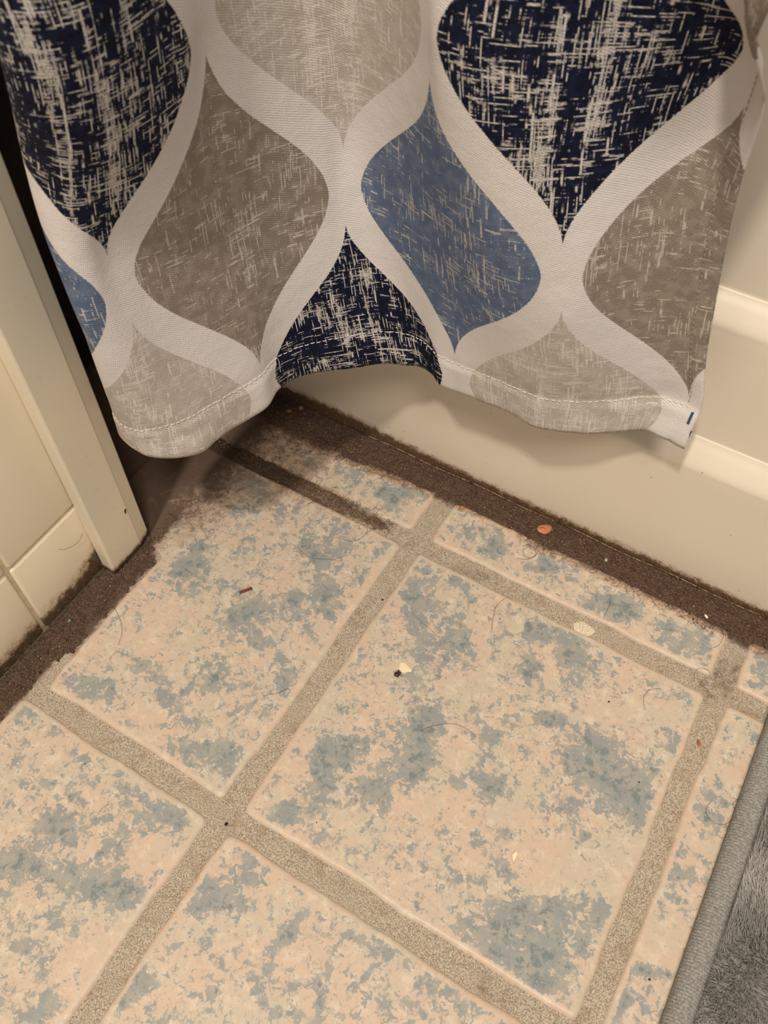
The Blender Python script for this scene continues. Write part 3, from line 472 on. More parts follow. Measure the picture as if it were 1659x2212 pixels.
CLOTH = (
    '-1393 -610 1266 -1384 -621 1414 -1375 -633 1562 -1366 -644 1710 -1355 -653 1857 -1344 -660 2004 -1332 -663 2151 -1319 -663 2298 -1305 -662 2446 -1292 -660 2595 -1279 -662 2744 -1268 -669 2893 -1258 -684 3042 -1251 '
    '-705 3190 -1245 -730 3336 -1241 -754 3481 -1238 -774 3627 -1237 -788 3772 -1237 -798 3919 -1237 -806 4066 -1237 -812 4214 -1237 -818 4363 -1236 -823 4512 -1402 -709 1261 -1387 -721 1409 -1372 -732 1557 -1358 -743 '
    '1704 -1346 -753 1852 -1335 -760 1999 -1325 -764 2147 -1317 -764 2295 -1309 -762 2443 -1300 -760 2592 -1288 -761 2740 -1273 -768 2888 -1256 -782 3035 -1237 -803 3180 -1220 -826 3325 -1205 -848 3470 -1196 -865 3615 '
    '-1191 -877 3762 -1189 -886 3910 -1188 -893 4058 -1187 -899 4206 -1187 -904 4356 -1186 -910 4505 -1405 -808 1258 -1384 -820 1405 -1363 -831 1552 -1345 -842 1699 -1329 -852 1847 -1317 -860 1994 -1310 -864 2142 -1308 '
    '-864 2291 -1307 -862 2440 -1304 -859 2589 -1296 -859 2737 -1279 -866 2884 -1253 -880 3030 -1221 -900 3172 -1189 -922 3314 -1163 -941 3457 -1148 -954 3602 -1140 -963 3750 -1137 -971 3898 -1135 -977 4047 -1134 -983 '
    '4197 -1133 -988 4346 -1132 -993 4496 -1384 -904 1254 -1358 -915 1401 -1334 -926 1547 -1313 -937 1693 -1296 -946 1840 -1282 -954 1987 -1276 -960 2135 -1278 -961 2285 -1285 -959 2436 -1291 -957 2587 -1290 -956 2738 '
    '-1273 -961 2885 -1236 -974 3028 -1187 -992 3164 -1140 -1011 3299 -1105 -1026 3439 -1087 -1036 3585 -1079 -1043 3734 -1075 -1049 3885 -1073 -1054 4036 -1071 -1059 4186 -1069 -1064 4336 -1067 -1068 4487 -1318 -972 1251 -1292 '
    '-989 1393 -1273 -1003 1539 -1254 -1016 1686 -1236 -1026 1831 -1221 -1034 1976 -1212 -1041 2122 -1219 -1042 2276 -1229 -1040 2432 -1235 -1035 2589 -1230 -1029 2745 -1212 -1025 2898 -1169 -1040 3028 -1116 -1061 3150 -1065 -1081 '
    '3272 -1028 -1096 3408 -1013 -1102 3564 -1005 -1107 3720 -999 -1111 3874 -995 -1115 4026 -992 -1118 4177 -988 -1121 4328 -985 -1125 4478 -1222 -997 1245 -1201 -1019 1390 -1182 -1037 1536 -1163 -1051 1682 -1146 -1063 1829 '
    '-1132 -1072 1977 -1126 -1078 2126 -1131 -1078 2278 -1139 -1072 2432 -1143 -1059 2585 -1136 -1045 2737 -1114 -1037 2885 -1070 -1054 3017 -1020 -1081 3146 -973 -1107 3279 -939 -1126 3420 -921 -1134 3568 -911 -1138 3718 -905 '
    '-1140 3869 -900 -1142 4021 -896 -1144 4172 -893 -1146 4322 -890 -1148 4473 -1124 -1003 1244 -1105 -1006 1391 -1089 -1009 1538 -1075 -1009 1686 -1067 -1007 1834 -1063 -1004 1983 -1065 -1002 2131 -1070 -1005 2279 -1072 -1005 '
    '2429 -1066 -1005 2578 -1048 -1008 2724 -1018 -1014 2865 -975 -1028 3003 -928 -1047 3140 -884 -1069 3279 -850 -1088 3422 -829 -1101 3569 -817 -1110 3718 -809 -1115 3868 -804 -1119 4019 -800 -1122 4169 -796 -1125 4319 '
    '-793 -1127 4470 -1030 -966 1245 -1022 -954 1393 -1018 -941 1541 -1018 -930 1690 -1022 -919 1839 -1031 -910 1989 -1042 -902 2139 -1058 -901 2290 -1067 -905 2440 -1050 -910 2586 -1009 -918 2725 -960 -934 2862 -910 '
    '-953 2999 -862 -974 3137 -820 -995 3279 -787 -1014 3423 -764 -1028 3570 -748 -1039 3719 -738 -1046 3869 -730 -1053 4019 -725 -1058 4169 -720 -1062 4320 -716 -1066 4470 -947 -906 1245 -957 -880 1393 -968 -857 '
    '1541 -982 -838 1690 -998 -823 1840 -1014 -812 1991 -1028 -803 2143 -1036 -797 2296 -1032 -804 2442 -1009 -813 2585 -971 -825 2726 -924 -840 2864 -875 -859 3002 -827 -881 3141 -785 -903 3283 -751 -922 3427 '
    '-727 -936 3574 -710 -947 3723 -697 -955 3873 -688 -962 4022 -681 -968 4172 -675 -973 4322 -670 -979 4472 -886 -828 1240 -909 -792 1389 -931 -764 1538 -952 -743 1687 -972 -728 1837 -988 -717 1987 -998 '
    '-710 2138 -1000 -707 2288 -992 -711 2436 -971 -718 2582 -940 -728 2726 -900 -742 2867 -856 -761 3007 -812 -783 3147 -772 -805 3289 -738 -824 3433 -714 -838 3580 -696 -849 3729 -683 -857 3878 -673 -864 '
    '4028 -665 -870 4178 -658 -876 4327 -653 -881 4477 -869 -718 1240 -885 -691 1387 -903 -667 1536 -921 -648 1685 -938 -635 1835 -953 -625 1986 -962 -619 2136 -965 -616 2286 -959 -617 2435 -944 -621 2583 '
    '-919 -628 2728 -886 -641 2871 -848 -660 3012 -808 -684 3152 -770 -708 3295 -738 -727 3439 -715 -740 3586 -697 -749 3735 -685 -757 3885 -675 -764 4034 -668 -770 4184 -662 -776 4334 -656 -782 4484 -852 '
    '-615 1234 -861 -590 1384 -872 -570 1535 -885 -555 1686 -901 -543 1837 -915 -534 1988 -927 -527 2139 -934 -522 2289 -935 -520 2440 -927 -522 2588 -910 -526 2735 -883 -537 2879 -848 -556 3018 -809 -584 '
    '3156 -772 -611 3297 -742 -630 3442 -721 -642 3591 -706 -651 3741 -696 -658 3892 -688 -665 4042 -682 -672 4192 -677 -678 4343 -672 -684 4492 -817 -511 1233 -823 -489 1386 -833 -473 1538 -847 -461 1690 '
    '-864 -452 1841 -880 -443 1993 -894 -435 2144 -905 -429 2295 -912 -425 2447 -912 -423 2599 -904 -426 2749 -885 -432 2896 -855 -449 3034 -814 -483 3158 -774 -519 3287 -748 -534 3441 -731 -544 3596 -719 '
    '-553 3749 -711 -560 3901 -706 -567 4052 -701 -574 4202 -697 -580 4352 -694 -587 4502 -769 -390 1250 -785 -381 1398 -798 -374 1546 -815 -366 1697 -832 -358 1848 -848 -350 1999 -862 -343 2150 -874 -336 '
    '2302 -882 -331 2455 -887 -328 2608 -887 -329 2764 -880 -332 2924 -862 -342 3083 -829 -376 3215 -790 -418 3332 -761 -438 3469 -744 -448 3614 -734 -455 3763 -728 -463 3913 -724 -470 4063 -721 -477 4213 '
    '-718 -483 4363 -715 -490 4513 -781 -268 1266 -793 -267 1414 -795 -268 1559 -800 -267 1706 -808 -263 1854 -818 -257 2004 -829 -251 2155 -838 -245 2306 -845 -239 2458 -849 -237 2610 -849 -237 2762 -842 '
    '-243 2914 -829 -257 3062 -810 -283 3204 -789 -314 3343 -770 -335 3486 -757 -348 3631 -748 -357 3778 -743 -365 3926 -739 -372 4075 -737 -378 4224 -735 -385 4374 -733 -392 4524 -754 -151 1266 -759 -160 '
    '1413 -764 -167 1561 -770 -170 1709 -777 -169 1858 -785 -165 2008 -793 -160 2158 -799 -155 2308 -803 -150 2459 -804 -147 2609 -802 -149 2759 -797 -156 2908 -789 -169 3056 -781 -189 3203 -773 -212 3349 '
    '-765 -232 3495 -759 -246 3641 -754 -257 3789 -750 -265 3937 -747 -272 4086 -745 -279 4235 -743 -286 4384 -742 -293 4534 -684 -59 1272 -697 -70 1417 -709 -78 1564 -720 -81 1712 -731 -81 1860 -741 '
    '-78 2009 -749 -73 2159 -754 -67 2309 -756 -62 2459 -757 -59 2609 -757 -60 2759 -757 -66 2908 -755 -78 3057 -754 -95 3206 -752 -114 3353 -749 -132 3501 -747 -146 3649 -745 -157 3797 -743 -165 '
    '3945 -741 -173 4094 -739 -180 4243 -738 -186 4393 -737 -193 4543 -591 19 1277 -616 7 1421 -637 1 1566 -657 -1 1713 -673 -1 1861 -686 2 2010 -696 8 2159 -702 15 2310 -706 24 2460 '
    '-710 30 2611 -714 31 2761 -718 25 2911 -720 14 3061 -721 -1 3210 -721 -19 3358 -720 -36 3506 -719 -49 3655 -718 -60 3803 -716 -69 3952 -715 -77 4101 -714 -83 4250 -713 -90 4400 -713 '
    '-96 4549 -511 85 1275 -539 79 1421 -565 75 1567 -588 74 1714 -608 75 1862 -624 77 2010 -636 83 2158 -643 93 2307 -652 109 2461 -662 120 2615 -668 121 2767 -672 113 2917 -673 101 '
    '3066 -672 85 3215 -671 67 3363 -669 50 3511 -668 37 3659 -668 26 3808 -667 18 3957 -667 10 4106 -666 4 4255 -666 -2 4405 -665 -7 4554 -435 163 1277 -466 153 1422 -493 147 1569 '
    '-518 145 1716 -540 147 1864 -560 150 2012 -580 157 2161 -595 178 2318 -606 201 2479 -611 209 2632 -610 201 2778 -606 187 2924 -601 169 3071 -598 151 3219 -596 133 3366 -595 116 3514 -594 '
    '104 3662 -594 94 3810 -595 86 3959 -595 79 4108 -595 73 4257 -595 68 4407 -595 63 4557 -357 229 1276 -388 219 1422 -417 213 1570 -442 210 1718 -464 211 1868 -485 216 2018 -504 224 '
    '2171 -518 238 2326 -521 247 2478 -519 247 2628 -516 237 2776 -512 222 2923 -508 204 3071 -505 185 3218 -502 168 3365 -502 153 3513 -502 142 3661 -503 133 3810 -504 127 3959 -505 121 4108 '
    '-505 116 4258 -506 112 4407 -505 108 4557 -268 266 1270 -301 264 1420 -330 261 1570 -354 257 1719 -374 253 1869 -392 251 2019 -406 249 2170 -416 248 2320 -420 246 2470 -419 239 2620 -417 '
    '230 2769 -413 216 2917 -409 200 3065 -405 184 3213 -403 169 3361 -402 157 3509 -403 148 3658 -404 142 3807 -405 136 3956 -406 132 4106 -407 128 4255 -407 124 4405 -407 121 4555 -180 300 '
    '1274 -208 291 1423 -234 281 1572 -256 271 1721 -275 261 1870 -291 252 2019 -305 243 2168 -314 234 2316 -320 224 2465 -322 213 2613 -321 200 2761 -318 186 2909 -314 170 3056 -309 155 3204 '
    '-306 142 3352 -305 132 3501 -306 126 3651 -307 121 3801 -308 117 3951 -309 114 4102 -309 110 4252 -309 107 4402 -308 104 4552 -88 277 1275 -115 269 1424 -139 261 1572 -159 252 1721 -176 '
    '243 1870 -192 233 2018 -205 221 2166 -216 207 2313 -224 192 2460 -229 175 2607 -230 159 2754 -229 142 2900 -225 125 3046 -220 110 3192 -216 97 3340 -216 89 3491 -217 83 3642 -218 80 '
    '3794 -218 76 3946 -218 74 4097 -217 72 4248 -216 70 4399 -215 68 4549 -8 226 1275 -32 224 1424 -48 225 1573 -64 224 1721 -79 218 1869 -94 207 2017 -108 192 2164 -120 174 2311 '
    '-130 153 2458 -137 132 2604 -142 111 2749 -144 91 2893 -142 72 3035 -136 54 3176 -131 41 3321 -134 33 3479 -136 28 3636 -136 26 3791 -134 24 3943 -132 24 4095 -130 25 4246 -127 '
    '25 4397 -125 26 4547 91 230 1277 66 222 1425 51 216 1573 34 207 1722 18 195 1870 3 179 2017 -12 160 2164 -25 138 2311 -37 113 2457 -47 88 2604 -54 62 2751 -60 37 '
    '2898 -63 15 3046 -63 -6 3191 -62 -22 3337 -61 -30 3489 -59 -32 3642 -54 -30 3794 -50 -27 3945 -45 -23 4096 -40 -19 4247 -36 -15 4397 -32 -12 4547 186 244 1282 161 228 1430 '
    '147 211 1577 132 194 1723 117 175 1870 101 153 2017 85 130 2163 70 105 2310 57 78 2457 46 49 2604 36 20 2752 27 -9 2902 18 -37 3054 9 -62 3208 7 -78 3359 19 '
    '-80 3504 29 -76 3651 36 -69 3799 43 -61 3948 49 -54 4098 55 -47 4247 60 -41 4397 65 -35 4547 284 256 1282 262 233 1430 246 208 1577 231 183 1724 215 158 1870 199 132 '
    '2016 183 105 2162 167 78 2309 153 50 2456 142 23 2603 132 -3 2752 124 -26 2902 117 -46 3052 112 -61 3202 113 -72 3352 120 -77 3501 128 -77 3650 135 -73 3799 142 -68 3948 '
    '148 -61 4098 154 -53 4247 160 -46 4397 165 -39 4546 377 268 1288 360 236 1434 345 204 1579 330 174 1725 315 145 1870 299 116 2016 282 89 2162 266 63 2308 252 38 2456 241 '
    '16 2604 231 -2 2752 224 -17 2901 217 -29 3051 213 -39 3200 213 -45 3349 217 -49 3498 224 -51 3647 231 -50 3797 239 -47 3946 246 -43 4095 253 -38 4245 259 -32 4395 266 -26 '
    '4544 472 269 1291 458 233 1436 444 199 1581 430 168 1726 416 139 1871 400 111 2017 383 86 2163 366 63 2310 351 44 2457 339 29 2605 329 18 2754 320 10 2902 313 4 3051 '
    '309 -1 3199 308 -6 3347 310 -9 3496 316 -11 3645 323 -12 3794 331 -11 3943 339 -9 4092 348 -7 4241 356 -4 4391 364 -1 4540 565 260 1291 555 230 1437 543 200 1583 531 '
    '171 1729 517 143 1874 501 118 2020 484 97 2166 463 80 2313 447 68 2461 433 59 2608 422 55 2756 412 52 2904 404 50 3051 399 47 3199 397 44 3346 399 40 3494 403 37 '
    '3642 411 35 3790 420 33 3939 430 31 4087 441 29 4236 452 28 4385 463 26 4534 657 278 1297 650 248 1443 641 218 1588 630 189 1733 616 161 1878 601 137 2024 586 119 2169 '
    '562 109 2317 540 104 2464 522 103 2611 508 105 2758 497 107 2905 489 107 3052 484 105 3199 482 101 3345 484 95 3492 489 89 3639 497 83 3786 508 77 3933 521 70 4080 535 '
    '61 4228 550 53 4375 564 44 4524 749 307 1304 743 280 1450 735 252 1596 723 225 1741 708 200 1886 692 179 2032 675 164 2178 654 157 2325 628 156 2471 605 159 2616 589 165 '
    '2762 577 170 2908 569 171 3054 566 168 3200 565 161 3345 568 151 3490 574 140 3635 585 128 3780 600 114 3925 616 98 4069 633 80 4214 649 61 4360 665 42 4506 839 342 1313 '
    '833 321 1461 824 299 1607 810 276 1752 792 255 1897 771 239 2042 748 228 2187 725 224 2333 700 224 2478 679 228 2623 663 233 2768 653 237 2913 648 238 3058 647 232 3202 648 '
    '220 3345 653 204 3488 663 184 3629 678 161 3770 697 134 3910 715 104 4050 731 74 4191 746 44 4334 761 15 4478 923 385 1328 921 369 1476 912 351 1622 895 332 1766 871 315 '
    '1909 846 303 2053 819 295 2197 793 293 2341 769 294 2485 750 297 2630 736 302 2775 729 305 2921 728 304 3065 731 295 3208 736 276 3348 744 247 3486 757 212 3621 775 169 3753 '
    '793 123 3884 808 78 4017 819 37 4154 829 0 4294 840 -35 4437 1012 426 1351 1013 415 1498 1003 400 1642 982 384 1783 954 369 1924 925 359 2065 898 353 2207 872 350 2350 850 '
    '350 2493 831 353 2638 818 357 2784 812 362 2930 814 362 3077 821 352 3220 830 323 3357 840 273 3485 853 211 3605 865 141 3720 874 76 3839 880 21 3965 886 -22 4100 895 -58 '
    '4241 906 -92 4384 1104 450 1378 1112 452 1528 1103 438 1665 1075 423 1801 1042 411 1938 1012 403 2077 986 396 2217 962 391 2358 940 388 2499 922 387 2642 910 391 2787 905 397 2934 '
    '908 402 3085 918 395 3236 930 355 3373 937 271 3476 936 176 3568 932 86 3665 931 10 3774 935 -47 3899 942 -86 4036 954 -115 4179 970 -139 4325 1203 440 1382 1216 451 1532 1214 '
    '452 1678 1172 447 1816 1133 441 1953 1102 437 2090 1078 432 2227 1056 425 2364 1036 416 2501 1019 408 2639 1007 403 2779 1002 404 2922 1006 401 3068 1015 380 3212 1020 322 3336 1011 225 '
    '3427 995 122 3508 983 24 3595 983 -58 3699 992 -112 3825 1006 -139 3969 1025 -150 4119 1047 -156 4268 1315 438 1381 1313 445 1532 1300 451 1684 1258 452 1831 1224 452 1968 1199 456 2102 '
    '1175 459 2237 1153 455 2372 1135 439 2502 1119 420 2632 1106 402 2763 1097 388 2897 1096 372 3036 1095 333 3166 1087 261 3276 1071 165 3364 1055 67 3447 1046 -29 3532 1051 -114 3624 1068 '
    '-159 3751 1089 -158 3914 1109 -147 4074 1129 -135 4228 1418 425 1377 1407 431 1526 1387 438 1675 1356 446 1820 1326 450 1961 1301 456 2098 1277 460 2233 1256 459 2368 1238 449 2499 1222 431 '
    '2629 1207 407 2757 1196 378 2885 1186 338 3011 1174 279 3126 1158 199 3225 1143 108 3315 1136 23 3408 1139 -53 3510 1150 -108 3624 1165 -131 3757 1181 -125 3908 1196 -110 4061 1211 -93 4212 '
    '1518 407 1376 1502 414 1524 1482 421 1670 1456 430 1814 1428 438 1955 1402 447 2094 1379 455 2230 1359 459 2366 1341 455 2499 1325 440 2631 1310 410 2758 1295 364 2878 1276 301 2989 1255 '
    '224 3090 1236 140 3185 1227 59 3282 1229 -6 3391 1238 -51 3511 1247 -76 3640 1256 -81 3777 1268 -73 3919 1280 -58 4065 1292 -43 4213 1617 390 1379 1600 396 1527 1579 404 1673 1555 414 '
    '1817 1529 425 1958 1504 438 2097 1481 450 2234 1461 460 2370 1443 462 2504 1428 447 2636 1413 409 2761 1393 345 2872 1366 262 2968 1337 171 3056 1318 84 3149 1317 14 3257 1327 -27 3380 '
    '1337 -41 3513 1342 -40 3650 1346 -30 3789 1353 -18 3929 1363 -3 4071 1374 11 4217 '
)

# ---------------------------------------------------------------- shower curtain
Q = np.array(CLOTH.split(), float).reshape(42, 23, 3) / 10000
S = np.arange(-70, 341, 10.0)[:42]; T = np.arange(0, 331, 15.0)
def cr(P, n):
    out = []
    for i in range(len(P) - 1):
        p0 = P[i - 1] if i else 2 * P[0] - P[1]; p1 = P[i]; p2 = P[i + 1]; p3 = P[i + 2] if i + 2 < len(P) else 2 * P[-1] - P[-2]
        for t in np.arange(n) / n:
            out.append(0.5 * ((2 * p1) + (-p0 + p2) * t + (2 * p0 - 5 * p1 + 4 * p2 - p3) * t * t + (-p0 + 3 * p1 - 3 * p2 + p3) * t ** 3))
    out.append(P[-1]); return np.array(out)
keep = S <= 320
Q = Q[keep]; S = S[keep]
# run the cloth on upward, easing into hanging folds
rows = []; Tn = []
top = Q[:, -1].copy(); prev = Q[:, -2].copy()
for k, dz in enumerate([0.02, 0.05, 0.09, 0.14, 0.20, 0.28, 0.38, 0.50, 0.64, 0.80, 0.97, 1.12]):
    f = min(1.0, dz / 0.5); f = f * f * (3 - 2 * f)
    lin = top + (top - prev) / np.linalg.norm(top - prev, axis=1, keepdims=True) * dz * np.array([0.4, 0.4, 1.0])
    goal = np.stack([-0.13 + (S + 70) / 1000 * 0.60, 0.0 + 0.030 * np.sin(S / 26.0), top[:, 2] * 0 + 0.43 + dz], 1)
    rows.append(lin * (1 - f) + goal * f); Tn.append(330 + dz * 1000)
NS, NT = 6, 6
Pf = cr(Q, NS); Sf = cr(S[:, None], NS)[:, 0]
Pf = np.transpose(cr(np.transpose(Pf, (1, 0, 2)), NT), (1, 0, 2)); Tf = cr(T[:, None], NT)[:, 0]
cut = Sf <= 313.0; Pf = Pf[cut]; Sf = Sf[cut]
rows = [cr(r, NS)[cut] for r in rows]
def normals(P):
    ds = np.gradient(P, axis=0); dt = np.gradient(P, axis=1); n = np.cross(ds, dt); return n / np.linalg.norm(n, axis=2, keepdims=True)
N = normals(Pf); SS, TT = np.meshgrid(Sf, Tf, indexing='ij')
if N[100, 40, 1] > 0: N = -N
off = 0.0007 * (TT < 22.4) - 0.0006 * np.exp(-((TT - 23.2) / 1.6) ** 2) + 0.0005 * (SS > 304.8) - 0.0004 * np.exp(-((SS - 304.0) / 1.3) ** 2)
off = off - 0.0009 * np.clip(1 - TT / 2.0, 0, 1) ** 2
kk = np.clip((25 - TT) / 25, 0, 1); off = off + 0.0048 * kk * np.clip((SS - 180) / 50, 0, 1)
puck = np.exp(-((TT - 20) / 16) ** 2) + np.exp(-((SS - 306) / 9) ** 2)
off = off + (np.exp(-((TT - 20) / 16) ** 2) * 0.0020 + np.exp(-((SS - 306) / 9) ** 2) * 0.0009) * (vnoise(SS / 1000 + 5, TT / 1000 * 0.8 + 5, 85, 3) - 0.5) + 0.0010 * (vnoise(SS / 1000, TT / 1000 + 3, 28, 2) - 0.5)
# edge cut slightly ragged
Pd = Pf + N * off[..., None]
full = np.concatenate([Pd, np.stack(rows, 1)], 1); Tall = np.concatenate([Tf, np.array(Tn)])
curtain = tag(empty('shower_curtain', (0.03, 0.0, 0.0)), 'fabric shower curtain printed with navy, taupe, slate and grey teardrop medallions', 'curtain')
me = grid_mesh('panel', full)
uvl = me.uv_layers.new(name='UVMap'); nT = full.shape[1]
li = np.empty(len(me.loops), int); me.loops.foreach_get('vertex_index', li)
uvs = np.stack([Sf[li // nT] / 1000, Tall[li % nT] / 1000], -1); uvl.data.foreach_set('uv', uvs.ravel().astype(np.float32))
panel = kid('panel', me, MC, curtain)
md = panel.modifiers.new('thick', 'SOLIDIFY'); md.thickness = 0.0010; md.offset = 0.0
# stitching: short thread arcs lying on the cloth
def cloth_at(s, t, lift):
    i = np.clip((s - Sf[0]) / (Sf[1] - Sf[0]), 0, len(Sf) - 1.001); j = np.clip(t / (Tf[1] - Tf[0]), 0, len(Tf) - 1.001)
    i0 = int(i); j0 = int(j); a = i - i0; b_ = j - j0
    p = Pd[i0, j0] * (1 - a) * (1 - b_) + Pd[i0 + 1, j0] * a * (1 - b_) + Pd[i0, j0 + 1] * (1 - a) * b_ + Pd[i0 + 1, j0 + 1] * a * b_
    return p + N[i0, j0] * lift
def tubes(paths, rad, sides=3, tones=None):
    V = []; F = []; T_ = []
    for k, P in enumerate(paths):
        P = np.asarray(P, float); n = len(P); r = rad[k] if hasattr(rad, '__len__') else rad
        tan = np.gradient(P, axis=0); tan /= np.linalg.norm(tan, axis=1, keepdims=True) + 1e-12
        up = np.array([0.13, 0.21, 0.97]); a = np.cross(tan, up); a /= np.linalg.norm(a, axis=1, keepdims=True) + 1e-9; b_ = np.cross(tan, a)
        base = len(V)
        for i in range(n):
            rr = r * (0.25 if i in (0, n - 1) else 1)
            for q in range(sides):
                an = 2 * math.pi * q / sides; V.append(P[i] + (a[i] * math.cos(an) + b_[i] * math.sin(an)) * rr); T_.append(tones[k] if tones is not None else 0)
        for i in range(n - 1):
            for q in range(sides):
                q2 = (q + 1) % sides; F.append((base + i * sides + q, base + i * sides + q2, base + (i + 1) * sides + q2, base + (i + 1) * sides + q))
    me = bpy.data.meshes.new('tubes'); me.from_pydata([tuple(p) for p in np.array(V).tolist()], [], F); me.update()
    if tones is not None: attr(me, 'tone', T_)
    return me
st = []
for s in np.arange(-66, 303, 3.1):
    st.append([cloth_at(s + k * 0.62, 23.2 + 0.25 * math.sin(s * 0.7), 0.0007 + 0.0004 * math.sin(math.pi * k / 4)) for k in range(5)])
tag(kid('hem_stitching', tubes(st, 0.00026, 5), MTH, curtain), kind='stuff')
st = []
for t in np.arange(25, 328, 3.1):
    st.append([cloth_at(303.8, t + k * 0.62, 0.0006 + 0.0004 * math.sin(math.pi * k / 4)) for k in range(5)])
MTH2 = flat('taupe_thread', srgb(160, 150, 138), 0.6, 0.3)
tag(kid('side_stitching', tubes(st, 0.0002, 5), MTH2, curtain), kind='stuff')

# ---------------------------------------------------------------- bath mat
mat = tag(empty('bath_mat', (0.45, -0.35, 0.0)), 'grey plush bath mat with ribbed fabric edge binding at lower right', 'bath mat')
X0, X1, Y0, Y1 = 0.2385, 0.66, -0.72, 0.022
def rrect(inset, n_long, rc=0.018):
    r = max(rc - inset, 0.002); x0, x1, y0, y1 = X0 + inset, X1 - inset, Y0 + inset, Y1 - inset
    return x0, x1, y0, y1, r
# binding path (left side first, then the others, rounded corners)
def path():
    P = []; r = 0.016; st_ = 0.00045
    x0, x1, y0, y1 = X0, X1, Y0, Y1
    for y in np.arange(y0 + r, y1 - r, st_): P.append((x0, y, -1, 0))
    for a in np.linspace(0, math.pi / 2, 40): P.append((x0 + r - r * math.cos(a), y1 - r + r * math.sin(a), -math.cos(a), math.sin(a)))
    for x in np.arange(x0 + r, x1 - r, 0.0012): P.append((x, y1, 0, 1))
    for a in np.linspace(math.pi / 2, 0, 20): P.append((x1 - r + r * math.cos(a), y1 - r + r * math.sin(a), math.cos(a), math.sin(a)))
    for y in np.arange(y1 - r, y0 + r, -0.0024): P.append((x1, y, 1, 0))
    for a in np.linspace(0, -math.pi / 2, 20): P.append((x1 - r + r * math.cos(a), y0 + r + r * math.sin(a), math.cos(a), math.sin(a)))
    for x in np.arange(x1 - r, x0 + r, -0.0024): P.append((x, y0, 0, -1))
    for a in np.linspace(-math.pi / 2, -math.pi, 20): P.append((x0 + r + r * math.cos(a), y0 + r + r * math.sin(a), math.cos(a), math.sin(a)))
    P.append(P[0]); return np.array(P)
PP = path(); L = np.concatenate([[0], np.cumsum(np.linalg.norm(np.diff(PP[:, :2], axis=0), axis=1))])
K = 15; G3 = np.zeros((len(PP), K, 3)); W = 0.0142
for k in range(K):
    th = math.pi * (-0.08 + 1.08 * k / (K - 1)); c = (1 - math.cos(max(th, 0))) / 2; h = math.sin(max(th, 0)) ** 0.7 if th > 0 else 0
    rib = 0.00045 * np.sin(L / 0.00135 * 2 * math.pi / 1.25 + 0.9 * np.sin(k * 0.55) + 3.5 * vnoise(L * 9, L * 0 + k * 0.08, 14, 2)) * (0.25 + h)
    inw = W * c + (0.0 if k else 0.0006)
    hh = 0.0002 + 0.0082 * h * (1 + 0.07 * (vnoise(L * 2, L * 0 + 2, 22, 2) - 0.5))
    if k == K - 1: hh = hh * 0 + 0.0022
    G3[:, k, 0] = PP[:, 0] - PP[:, 2] * (inw - rib * 0.7 * (1 - c)); G3[:, k, 1] = PP[:, 1] - PP[:, 3] * (inw - rib * 0.7 * (1 - c)); G3[:, k, 2] = hh + rib * h
kid('binding', grid_mesh('binding', G3), MB, mat)
kid('backing', bm_mesh('backing', box_bm(X0 + 0.011, X1 - 0.011, Y0 + 0.011, Y1 - 0.011, 0.0004, 0.0045)), MB, mat, False)
def pile(n, x0, x1, y0, y1, wd, ln):
    x = rng.uniform(x0, x1, n); y = rng.uniform(y0, y1, n)
    a = 2.2 * math.pi * vnoise(x, y, 28, 2) + rng.normal(0, 0.5, n); lean = 0.35 + 0.7 * vnoise(x + 2, y + 4, 40, 2) + rng.normal(0, 0.12, n)
    h = ln * (0.7 + 0.5 * rng.random(n)); base = np.stack([x, y, np.full(n, 0.004)], 1)
    tip = base + np.stack([np.cos(a) * np.sin(lean) * h, np.sin(a) * np.sin(lean) * h, np.cos(lean) * h], 1)
    tip[:, 0] = np.maximum(tip[:, 0], X0 + W - 0.0015)
    ra = rng.uniform(0, 6.28, n); V = np.empty((n, 4, 3))
    for q in range(3):
        V[:, q] = base + np.stack([np.cos(ra + q * 2.094), np.sin(ra + q * 2.094), ra * 0], 1) * wd
    V[:, 3] = tip
    return V, rng.random(n)
V1, t1 = pile(42000, X0 + W + 0.0005, 0.335, -0.42, Y1 - W - 0.0005, 0.00048, 0.0085)
V2, t2 = pile(90000, 0.333, X1 - W - 0.001, Y0 + W + 0.001, Y1 - W - 0.001, 0.00075, 0.0085)
V3, t3 = pile(20000, X0 + W + 0.001, 0.335, Y0 + W + 0.001, -0.418, 0.0007, 0.0085)
VV = np.concatenate([V1, V2, V3]); tt = np.concatenate([t1, t2, t3]); n = len(VV); i4 = np.arange(n)[:, None] * 4
FF = np.concatenate([i4 + np.array([[0, 1, 3]]), i4 + np.array([[1, 2, 3]]), i4 + np.array([[2, 0, 3]])])
me = bpy.data.meshes.new('pile'); me.from_pydata(VV.reshape(-1, 3).tolist(), [], FF.tolist()); me.update()
attr(me, 'tone', (np.array([[0, 0, 0, 1.0]]) * (0.35 + 0.65 * tt[:, None])).ravel())
tag(kid('pile', me, MP, mat, False), kind='stuff')

